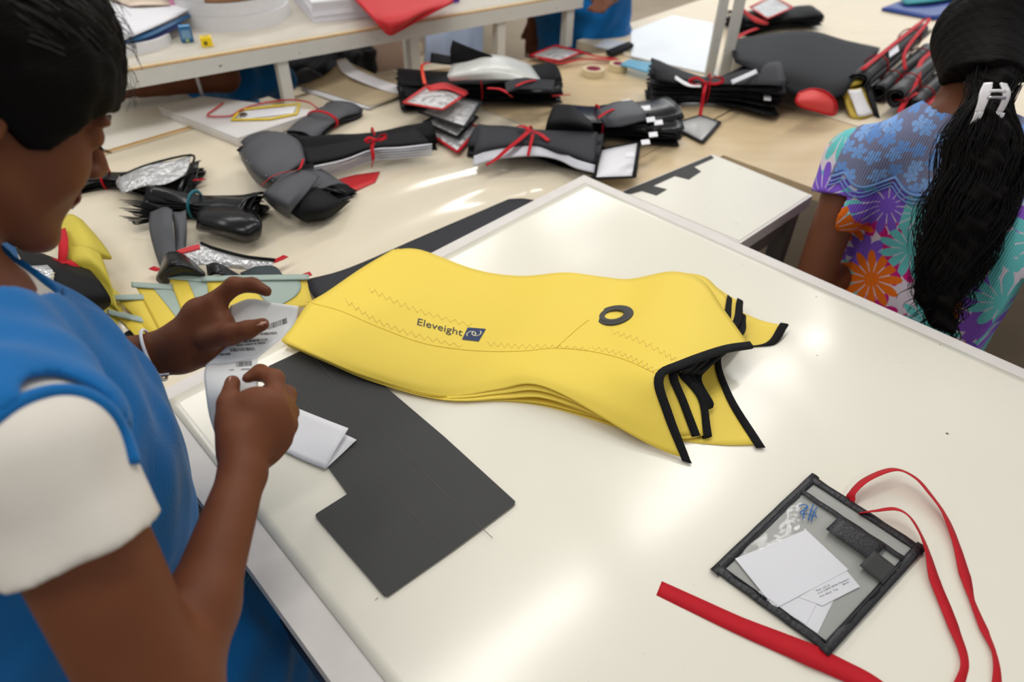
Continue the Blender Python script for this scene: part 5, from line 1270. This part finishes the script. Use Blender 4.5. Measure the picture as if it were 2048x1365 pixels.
patch('front_panel', [[(1684, 178, .060), (1708, 178, .062), (1728, 174, .060)], [(1692, 206, .030), (1715, 205, .032), (1738, 202, .030)], [(1702, 234, .006), (1726, 236, .006), (1750, 228, .006)]], MATS['mustard_cloth'], yb, 4, .006, BZ)
patch('white_insert', [[(1695, 180, .0645), (1710, 180, .0655), (1722, 177, .064)], [(1706, 206, .036), (1720, 206, .037), (1733, 203, .035)], [(1716, 232, .011), (1730, 232, .011), (1746, 227, .0105)]], m_paper, yb, 4, .002, BZ)
patch('black_side', [[(1728, 140, .076), (1740, 160, .05)], [(1730, 172, .060), (1752, 205, .03)], [(1750, 230, .008), (1760, 235, .004)]], K_, yb, 4, .006, BZ)
patch('blue_tag', [[(1700, 146, .0795), (1708, 145, .0805)], [(1697, 160, .075), (1704, 160, .0755)]], mat('cyan_tape', (50, 150, 190), .5), yb, 3, .002, BZ)

# ------------------------------------------------------------------ flat things on the far tables
def slab(name, pts, z0, z1, material, label, cat, bev=.002):
    o = prism(name, [B(x, y, z1) for x, y in pts], TZ+BZ+z0, TZ+BZ+z1, material, bev=bev); return tag(o, label, cat)
dbd = thing('drawing_board', (*B(480, 230)[:2], TZ+BZ), 'pale grey drawing board lying at an angle over the white table edge', 'board')
pts = [(318, 216), (402, 194), (640, 215), (600, 245), (475, 277)]
pts = [(318, 214), (405, 192), (640, 222), (475, 276)]
prism('board_face', [B(x, y, .026) for x, y in pts], TZ+BZ+.020, TZ+BZ+.026, mat('pale_grey_board', (218, 214, 212), .35, .04), dbd)
prism('board_base', [B(x, y, .019) for x, y in [(320, 220), (407, 198), (638, 228), (475, 282)]], TZ+BZ+.003, TZ+BZ+.0196, m_rim, dbd)
tg = thing('name_tag', (*B(535, 228, .03)[:2], TZ+BZ+.027), 'yellow-framed name tag with a red cord on the drawing board', 'name tag')
yt = [(462, 236), (478, 220), (600, 208), (596, 222), (590, 228), (478, 244)]
prism('card', [B(x, y, .03) for x, y in [(480, 238), (490, 222), (592, 213), (586, 226)]], TZ+BZ+.028, TZ+BZ+.0295, m_paper, tg)
tube('yellow_frame', [B(x, y, .03) for x, y in [(464, 240), (480, 220), (540, 213), (600, 208), (592, 228), (540, 238)]], .0045, mat('yellow_trim', (236, 204, 50), .5), tg, closed=True, n=1, seg=6, flat=.6)
tube('red_cord', [B(x, y, .032) for x, y in [(446, 206), (430, 218), (416, 228), (420, 233), (460, 232), (475, 224), (500, 213), (540, 204), (580, 200), (615, 204), (634, 216)]], .0022, m_red, tg, seg=6)
lathe('chrome_clip', [(.001, .0), (.011, .0), (.011, .004), (.001, .004)], B(487, 231, .031), m_chrome, tg, 12)
cat_ = thing('catalogue', (*B(710, 180)[:2], TZ+BZ), 'open booklet of curled brown card sheets with white margins', 'booklet')
patch('cover_page', [[(600, 172, .012), (650, 150, .035), (685, 118, .075)], [(660, 188, .012), (712, 170, .022), (755, 150, .035)], [(740, 214, .012), (790, 196, .014), (832, 176, .014)]], mat('kraft_card', (186, 168, 136), .6, .05), cat_, 5, .001, BZ)
patch('white_margin', [[(672, 122, .0715), (680, 118, .0765), (692, 116, .077)], [(690, 148, .047), (702, 144, .049), (718, 140, .05)], [(760, 178, .022), (772, 174, .023), (788, 168, .023)], [(815, 190, .016), (825, 184, .016), (835, 178, .016)]], m_paper, cat_, 4, .001, BZ)
for k in range(4):
    patch('page', [[(602, 176+k*2, .010-.002*k), (665, 200, .009-.002*k), (738, 217+k, .010-.002*k)], [(660, 160, .010-.002*k), (720, 180, .010-.002*k), (780, 200, .010-.002*k)], [(690, 150, .010-.002*k), (760, 168, .010-.002*k), (830, 180+k, .010-.002*k)]], m_paper, cat_, 3, .001, BZ)
for i, (x, y, rr, lb) in enumerate(((1186, 150, .038, 'cream roll of masking tape with a pink core'), (1236, 140, .032, 'cream tape roll partly under the light blue card'))):
    o = thing('tape_roll', B(x, y, .001), lb, 'tape roll', 'cream tape rolls'); c = B(x, y, .001)
    lathe('tape', [(rr*.66, 0), (rr, 0), (rr, .022), (rr*.66, .022)], c, mat('cream_tape', (224, 208, 168), .5), o); lathe('core', [(rr*.58, 0), (rr*.655, 0), (rr*.655, .0215), (rr*.58, .0215)], c, mat('pink_core', (186, 90, 120), .6), o)
slab('blue_card', [(1240, 128), (1258, 118), (1328, 128), (1305, 146)], .026, .032, mat('light_blue_card', (96, 164, 196), .5), 'light blue card resting on the tape roll', 'card')
q = pouch('clear pouch with a long red strap at the foot of the shelf', [(1060, 112), (1110, 92), (1165, 104), (1120, 122)], .02, m_red)
ribbon('strap', [B(1110, 90, .03), B(1150, 100, .025), B(1190, 112, .015), B(1235, 118, .012)], .014, m_red, q, 5, .001)
ribbon('strap', [B(1075, 114, .03), B(1120, 126, .02), B(1165, 118, .02), B(1240, 120, .01)], .012, m_red, q, 5, .001)
m_film = mat('white_gloss_film', (214, 218, 224), .15, .05, 8, bump=.25, bscale=10, spec=.7)
for k, pts in enumerate(([(1262, 62), (1345, 30), (1425, 45), (1432, 150), (1262, 112)], [(1190, 92), (1212, 78), (1262, 85), (1250, 104)])):
    P_ = [B(x, y, .006) for x, y in pts]
    o = prism('film_stack', P_, TZ+BZ+.001, TZ+BZ+.006, m_film); tag(o, ['stack of glossy white film sheets left of the tall upright', 'small stack of white film sheets near the blue vest'][k], 'film sheets')
slab('dark_bar', [(1212, 100), (1258, 82), (1268, 88), (1222, 108)], .007, .02, K_, 'short dark strip lying on the small film stack', 'strip')
slab('white_strip', [(1330, 170), (1360, 160), (1362, 215), (1325, 215)], .002, .004, m_paper, 'blank white sheet left of the bow-shaped bundle', 'paper')
fo = thing('folder', (*B(1850, 15)[:2], TZ+BZ), 'dark blue folder with a teal cloth on it at the far right', 'folder')
patch('cover', [[(1768, 14, .012), (1830, -6, .012), (1960, -25, .012)], [(1772, 18, .012), (1860, 8, .012), (1970, -8, .012)], [(1870, 36, .012), (1920, 24, .012), (1990, 6, .012)]], mat('royal_blue_cover', (24, 60, 140), .4), fo, 4, .01, BZ)
patch('teal_cloth', [[(1800, -6, .03), (1860, -20, .035), (1950, -32, .03)], [(1812, 8, .022), (1870, 2, .028), (1950, -10, .022)]], mat('teal_cloth', (30, 140, 150), .6), fo, 4, .004, BZ)
wt = slab('ruler', [(1862, 62), (1935, 28), (1945, 34), (1872, 70)], .002, .006, mat('pale_marked_strip', (190, 186, 178), .5, .25, 60), 'pale marked strip running behind the black rolls', 'strip')

# ------------------------------------------------------------------ left corner: olive bundle, black roll, yellow fan
p = thing('yellow_bundle', (*B(150, 530)[:2], TZ+BZ), 'olive yellow cloth bundle tied with a red ribbon beside the face', 'fabric bundle')
m_olive = mat('olive_yellow_cloth', (206, 188, 62), .6, .08, 12, bump=.1, bscale=200)
patch('upper_fold', [[(110, 440, .05), (140, 428, .055), (165, 440, .05)], [(110, 470, .075), (160, 455, .085), (200, 480, .06)], [(118, 500, .08), (175, 490, .085), (222, 512, .05)], [(125, 520, .06), (175, 518, .065), (222, 520, .04)]], m_olive, p, 5, .002, BZ)
patch('lower_fold', [[(135, 495, .09), (170, 492, .09), (200, 505, .075)], [(135, 520, .085), (180, 518, .085), (215, 545, .06)], [(150, 550, .06), (200, 560, .05), (228, 590, .03)], [(190, 600, .03), (220, 610, .02), (238, 625, .012)]], m_olive, p, 5, .002, BZ)
patch('base_fold', [[(195, 545, .02), (240, 590, .012)], [(180, 600, .02), (245, 625, .01)], [(190, 655, .012), (240, 650, .006)]], m_olive, p, 5, .002, BZ)
ribbon('tie_ribbon', [B(122, 458, .09), B(126, 480, .105), B(126, 505, .10), B(122, 530, .085)], .016, m_red, p, 4, .001); ribbon('tie_tail', [B(124, 528, .09), B(100, 520, .085), B(60, 520, .08), B(30, 515, .07)], .012, m_red, p, 4, .001)
ribbon('tie_tail', [B(126, 524, .09), B(140, 525, .088), B(162, 545, .07)], .012, m_red, p, 4, .001)
p = thing('black_roll', (*B(120, 590)[:2], TZ+BZ), 'large black rolled piece with a stitched clear window in front of the olive bundle', 'fabric roll')
patch('rolled_cloth', [[(-60, 480, .07), (60, 500, .075), (120, 520, .08), (180, 540, .07)], [(-60, 530, .11), (60, 540, .115), (130, 550, .115), (205, 570, .09)], [(-50, 590, .10), (60, 600, .105), (130, 610, .10), (222, 605, .07)], [(-40, 640, .03), (60, 640, .04), (130, 640, .03), (200, 628, .02)]], m_bundle, p, 5, .003, BZ)
patch('clear_window', [[(-40, 540, .125), (20, 535, .13), (95, 530, .128)], [(-40, 562, .124), (20, 560, .128), (108, 548, .124)], [(-40, 590, .115), (20, 588, .12), (100, 590, .112)]], MATS['foil_film'], p, 4, .0012, BZ)
zz = [B(110-8*(k % 2)-k*.8, 546+k*4, .128-.0012*k) for k in range(12)]; tube('zigzag_stitching', zz, .0012, mat('cream_thread', (210, 196, 150), .6), p, n=1, seg=4)
m_sage = mat('sage_grey_patch', (158, 174, 164), .6, .06, 14)
m_yel2 = mat('yellow_cloth', (236, 208, 74), .55, .05, 8, trans=.1)
FAN = [((275, 562), (385, 560), (300, 690), (250, 640)), ]
fan = [  # left point, right point of the top edge; tip at the lower left
    ('lowest yellow pennant piece of the fan, nearest the wrist', [(220, 622, .012), (300, 640, .014), (330, 690, .010), (285, 690, .010)]),
    ('second yellow pennant piece of the fan, low left', [(228, 594, .018), (290, 592, .022), (345, 680, .016), (318, 690, .014)]),
    ('third yellow pennant piece with a grey corner, left of the hand', [(268, 568, .026), (345, 572, .030), (400, 650, .024), (325, 676, .022)]),
    ('fourth yellow pennant piece with a grey corner, above the hand', [(335, 550, .034), (420, 558, .040), (430, 640, .030), (370, 645, .030)]),
    ('rightmost yellow pennant piece of the fan, behind the raised finger', [(412, 556, .044), (612, 552, .050), (628, 610, .030), (430, 640, .030)])]
for k, (lb, (a, b, c, d)) in enumerate(fan):
    o = thing('pennant_piece', (*B((a[0]+c[0])/2, (a[1]+c[1])/2)[:2], TZ+BZ+.004), lb, 'fabric piece', 'fan of yellow pennant pieces')
    def bl(u, v): return tuple((np.array(a)*(1-u)*(1-v)+np.array(b)*u*(1-v)+np.array(c)*u*v+np.array(d)*(1-u)*v)+np.array([0, -6*math.sin(math.pi*v)*(.5 if k < 4 else -1.2), .004*math.sin(math.pi*u)]))
    patch('yellow_cloth', [[bl(u, v) for u in (0, .33, .66, 1)] for v in (0, .33, .66, 1)], m_yel2, o, 4, .0012, BZ)
    q0, q1 = (.42, .97) if k > 1 else (.5, .95)
    if k > 1:
        gp = [[(lambda t: (t[0], t[1], t[2]+.0014))(bl(q0+(q1-q0)*u+(.30*v if k < 4 else -.0), v*.72)) for u in ((0, .33, .66, 1) if True else ())] for v in (0, .33, .66, 1)]
        for ri, v in enumerate((0, .33, .66, 1)):
            sq_ = 1-(v**2)*.8; cx_ = .55; gp[ri] = [(lambda t: (t[0], t[1], t[2]+.0015))(bl(min(.97, .42+(.16*v)+(.50)*u*sq_), v*.8)) for u in (0, .33, .66, 1)]
        patch('grey_corner', gp, m_sage, o, 4, .0012, BZ)
    ed = [bl(u, -.03) for u in (-.05, .25, .5, .75, 1.03)]
    patch('sage_edge_tape', [[(x, y-1, z+.004) for x, y, z in ed], [(x, y+9, z+.003) for x, y, z in ed]], m_sage, o, 4, .0025, BZ)
# black pieces and clear pouch between the fan and the bundles
p = thing('fabric_bundle', (*B(430, 530)[:2], TZ+BZ), 'loose black pieces and a red-edged clear sleeve just behind the yellow fan', 'fabric bundle', 'tied bundles of cut fabric pieces')
patch('clear_sleeve', [[(355, 500, .05), (400, 487, .058), (430, 500, .055), (490, 515, .045), (550, 520, .035)], [(365, 515, .05), (405, 510, .055), (440, 518, .052), (490, 528, .04), (545, 532, .03)], [(380, 532, .04), (420, 530, .045), (450, 535, .04), (495, 540, .03), (540, 540, .025)]], MATS['foil_film'], p, 5, .0012, BZ)
tube('black_edging', [B(402, 486, .06), B(430, 497, .058), B(490, 513, .048), B(550, 520, .037)], .003, K_, p, seg=6)
patch('red_header', [[(352, 502, .054), (375, 494, .058), (398, 488, .061)], [(360, 508, .052), (380, 503, .056), (400, 497, .059)]], m_redcloth, p, 4, .002, BZ)
patch('black_fold', [[(318, 540, .04), (335, 505, .065), (370, 510, .06), (410, 545, .045)], [(312, 560, .03), (340, 530, .075), (380, 535, .07), (412, 556, .045)], [(330, 575, .01), (350, 560, .03), (385, 560, .03), (408, 566, .02)]], GL, p, 5, .002, BZ)
patch('black_fold', [[(412, 530, .05), (435, 526, .06), (480, 550, .04)], [(415, 552, .04), (440, 548, .055), (482, 560, .035)]], GL, p, 4, .003, BZ)
patch('black_fold', [[(480, 546, .035), (515, 533, .05), (552, 534, .045), (570, 560, .03)], [(485, 562, .03), (520, 552, .045), (552, 552, .04), (572, 566, .02)]], mat('dark_teal_cloth', (34, 48, 52), .5), p, 4, .003, BZ)
tail(p, [B(545, 524, .034), B(560, 518, .03), B(572, 512, .028)], .014); tail(p, [B(600, 556, .03), B(612, 550, .03), B(622, 547, .03)], .014); tail(p, [B(318, 540, .03), B(310, 538, .028), B(302, 535, .026)], .012)
patch('dark_underlayer', [[(225, 650, .004), (270, 640, .006)], [(235, 690, .004), (300, 685, .006)]], K_, p, 4, .003, BZ)

# ------------------------------------------------------------------ things on the raised shelf
ST = SZ+.0468
def S(x, y, z=0.0): return W(x, y, ST+z)
def on_shelf(name, x, y, label, cat, group=None): q = S(x, y); return thing(name, (q[0], q[1], TZ+ST), label, cat, group)
# big white webbing rolls, stacked
c1 = S(470, 35); rr = np.linalg.norm(S(580, 18)-S(362, 30))/2
for k, (lb, hh, dx) in enumerate((('lowest of the wide white webbing rolls on the shelf', .040, 0), ('middle wide white webbing roll on the shelf', .036, -.006), ('top wide webbing roll with a brown paper wrap on the shelf', .036, -.012))):
    z = [0, .041, .078][k]; c = c1+np.array([dx, .01, z]); o = thing('webbing_roll', (c[0], c[1], TZ+ST+z), lb, 'webbing roll', 'white webbing rolls')
    lathe('webbing', [(rr*.35, 0), (rr-.004*k, 0), (rr-.004*k, hh), (rr*.35, hh)], c, mat('white_webbing', (226, 224, 224), .6, .04, 60, weave=.2), o, 64)
    lathe('core', [(rr*.30, 0), (rr*.345, 0), (rr*.345, hh), (rr*.30, hh)], c, mat('brown_core', (150, 110, 80), .7), o, 40)
    if k == 2:
        Gw = np.array([[c+np.array([(rr-.003)*math.cos(a), (rr-.003)*math.sin(a), zz]) for zz in (0.001, hh*.5, hh-.001)] for a in np.linspace(math.radians(-92), math.radians(-30), 12)])
        grid_surface('brown_wrap', Gw, mat('brown_paper', (178, 130, 98), .6), o, .0012)
# small roll at the left
c2 = S(265, 88); rr2 = np.linalg.norm(S(352, 78)-S(195, 88))/2
o = thing('webbing_roll', c2, 'smaller white tape roll with a brown core at the shelf\'s left', 'webbing roll', 'white webbing rolls')
lathe('webbing', [(rr2*.62, 0), (rr2, 0), (rr2, .026), (rr2*.62, .026)], c2, MATS['white_webbing'], o, 48); lathe('core', [(rr2*.56, 0), (rr2*.615, 0), (rr2*.615, .0262), (rr2*.56, .0262)], c2, mat('dark_brown_core', (88, 48, 36), .7), o, 40)
nb = on_shelf('notebook', 250, 50, 'open white notebook with a blue back cover propped on the tape roll', 'notebook')
patch('page', [[(150, 10, .05), (250, 0, .055), (380, -12, .05)], [(190, 50, .055), (260, 40, .06), (382, 14, .055)], [(230, 84, .042), (300, 56, .05), (384, 18, .05)]], m_paper, nb, 5, .004, ST)
patch('blue_cover', [[(240, 84, .036), (300, 62, .042), (384, 24, .043)], [(236, 88, .032), (305, 70, .036), (386, 30, .038)]], mat('petrol_cover', (24, 84, 130), .4), nb, 5, .004, ST)
patch('navy_cloth', [[(250, 82, .036), (300, 66, .036), (362, 45, .036)], [(260, 86, .026), (310, 76, .028), (366, 52, .026)]], mat('navy_cloth', (28, 36, 90), .7), nb, 4, .004, ST)
patch('pink_print', [[(300, -10, .06), (345, -14, .06)], [(320, 12, .058), (355, 8, .056)]], mat('pink_print', (214, 130, 170), .4), nb, 3, .001, ST)
patch('printed_bag', [[(210, -6, .064), (260, -12, .066), (330, -16, .062)], [(260, 12, .064), (290, 10, .066), (340, 10, .060)]], mat('cream_print', (228, 206, 184), .25, .2, 50), nb, 3, .001, ST)
# blue sharpener with lid and yellow sharpener
def block(par, nm, c, e, sx, sy, z0, z1, mt, bev=.002): return frame_box(nm, c, e, np.array([-e[1], e[0], 0]), sx, sy, TZ+ST+z0, TZ+ST+z1, mt, par, bev)
ee = unit(S(430, 95)-S(400, 98))
o = on_shelf('pencil_sharpener', 377, 88, 'small translucent blue pencil sharpener on the shelf edge', 'sharpener'); c = S(376, 84)
block(o, 'body', c, ee, .034, .022, 0, .040, mat('translucent_blue', (20, 96, 150), .2, .1, spec=.7), .005); block(o, 'window', c-np.array([-ee[1], ee[0], 0])*.0112, ee, .024, .001, .012, .034, mat('pale_blue_label', (120, 160, 196), .3, .3, 90), .0)
lathe('sharpener_hole', [(.0005, 0), (.0045, 0), (.0045, .001), (.0005, .001)], c-np.array([-ee[1], ee[0], 0])*.0115+upv*.007, mat('pale_green', (170, 190, 120), .5), o, 14, np.array([ee[1], -ee[0], 0]))
block(o, 'lid', c, ee, .030, .019, .0402, .045, mat('clear_blue_lid', (60, 140, 190), .2), .002)
o = on_shelf('pencil_sharpener', 415, 95, 'bright yellow square pencil sharpener on the shelf edge', 'sharpener'); c = S(415, 92)
m_ys = mat('bright_yellow_plastic', (250, 214, 10), .35, .03); block(o, 'body', c, ee, .030, .024, 0, .026, m_ys, .002)
lathe('sharpener_hole', [(.0005, 0), (.0055, 0), (.0055, .0006), (.0005, .0006)], c-np.array([-ee[1], ee[0], 0])*.0121-ee*.003+upv*.011, mat('dark_hole_yellow', (120, 100, 10), .6), o, 18, np.array([ee[1], -ee[0], 0]))
block(o, 'blade_recess', c, ee, .018, .012, .0258, .0264, mat('shaded_yellow', (196, 164, 14), .5), .0)
# stack of booklets
bs_c = [S(580, 20), S(628, 47), S(790, 28), S(760, 2)]
for k in range(7):
    z = .0085*k; jit = np.array([RNG.uniform(-.003, .003), RNG.uniform(-.003, .003), 0])
    o = thing('booklet', (*(bs_c[1]+jit)[:2], TZ+ST+z), ['lowest', 'second lowest', 'third', 'middle', 'fifth', 'second highest', 'topmost'][k]+' white booklet of the stack on the shelf', 'booklet', 'stack of white booklets')
    Q = [S(572, -20), S(628, 46), S(800, 26), S(740, -45)]
    prism('pages', [q+jit for q in Q], TZ+ST+z+.0012, TZ+ST+z+.0076, m_paper, o); prism('cover', [q+jit for q in Q], TZ+ST+z, TZ+ST+z+.0012, mat('pale_lilac_cover', (176, 176, 200), .5), o)
    prism('cover', [q+jit for q in Q], TZ+ST+z+.0076, TZ+ST+z+.0084, m_paper, o)
# red pouch hanging over the rim
o = on_shelf('red_pouch', 800, 20, 'red fabric pouch with a corner hanging over the shelf rim', 'pouch')
patch('front', [[(700, -14, .066), (770, -18, .07), (850, -20, .066), (912, -22, .06)], [(725, 14, .066), (775, 12, .070), (850, 6, .066), (902, 4, .055)], [(752, 40, .050), (778, 40, .053), (820, 36, .050), (850, 30, .04)], [(774, 64, .018), (780, 68, .016), (788, 66, .016), (798, 60, .018)]], m_redcloth, o, 6, .006, ST)
tube('piped_edge', [S(702, -12, .068), S(728, 16, .067), S(754, 44, .050), S(777, 68, .016), S(800, 60, .018), S(852, 31, .04), S(905, 4, .055)], .0035, m_red, o, seg=6)
o = on_shelf('purple_case', 905, 6, 'purple case partly hidden behind the red pouch', 'case'); c = S(895, 4)
block(o, 'body', c, sd, .07, .05, 0, .024, mat('purple_plastic', (92, 40, 150), .4), .004); block(o, 'lid', c, sd, .072, .052, .0242, .03, mat('purple_lid', (110, 60, 168), .4), .002)

# ------------------------------------------------------------------ clutter seen below the shelf, on a low bench behind
bn = table('low wooden bench behind the shelf, holding the cardboard box', -1.0, .02, -2.0, -1.28, -.30, m_pale, name='bench')
def Lw(x, y, z=0.0): return W(x, y, -.30+z)
o = thing('cardboard_box', (*Lw(790, 140)[:2], TZ-.30), 'pinkish open cardboard box below the shelf', 'box')
c = Lw(785, 140); bx1 = unit(Lw(840, 125)-Lw(740, 142)); by1 = np.cross(upv, bx1); m_card = mat('pinkish_card', (186, 160, 146), .7, .06)
for (dx, dy, sx, sy) in ((0, -.10, .26, .006), (0, .10, .26, .006), (-.127, 0, .006, .194), (.127, 0, .006, .194)):
    frame_box('side', c+bx1*dx+by1*(dy+.1), bx1, by1, sx, sy, TZ-.30, TZ-.12, m_card, o)
frame_box('base', c+by1*.1, bx1, by1, .25, .19, TZ-.2995, TZ-.295, m_card, o)
o = thing('dark_cloth_pile', (*Lw(650, 150)[:2], TZ-.30), 'dark crumpled cloth pile below the shelf', 'cloth pile')
dv = Vol(Lw(650, 140)-np.array([.3, .25, .02]), Lw(650, 140)+np.array([.3, .3, .22]), .008)
for k in range(9): dv.ell(Lw(575+k*19, 150-(k % 3)*8, .05)+by1*.05, (.07, .06, .05+.03*(k % 3)), None, .02)
dv.noise(.006, 40, 2); dv.cut(Lw(650, 140, .002), -upv); dv.make('cloth', K_, o)
patch('grey_cloth', [[(575, 160, .16), (610, 135, .19), (640, 150, .17)], [(580, 180, .12), (615, 165, .15), (650, 175, .12)]], m_gvinyl, o, 5, .004, -.30)
o = thing('draped_cloth', (*D(900, 120, 3.15)[:2], TZ-.30), 'blue-grey cloth draped behind the middle shelf post', 'cloth')
Gd = np.array([[D(848+k*9.5, 20+r*34, 3.15)+by1*.02*math.sin(k*1.3)*(.4+r*.2)+bx1*.01*math.sin(r) for k in range(13)] for r in range(5)])
grid_surface('cloth', Gd, mat('blue_grey_cloth', (160, 172, 196), .7, .15, 6), o, .004)
prism('hanging_bar', [Gd[0, 0]+by1*.03, Gd[0, -1]+by1*.03, Gd[0, -1]-by1*.03, Gd[0, 0]-by1*.03], Gd[0, 0][2]-.01, Gd[0, 0][2]+.01, m_paintmetal, o)
for q in (0, -1):
    e_ = Gd[0, q]; frame_box('stand_leg', e_, bx1, by1, .02, .02, 0, e_[2]-.01, m_paintmetal, o)
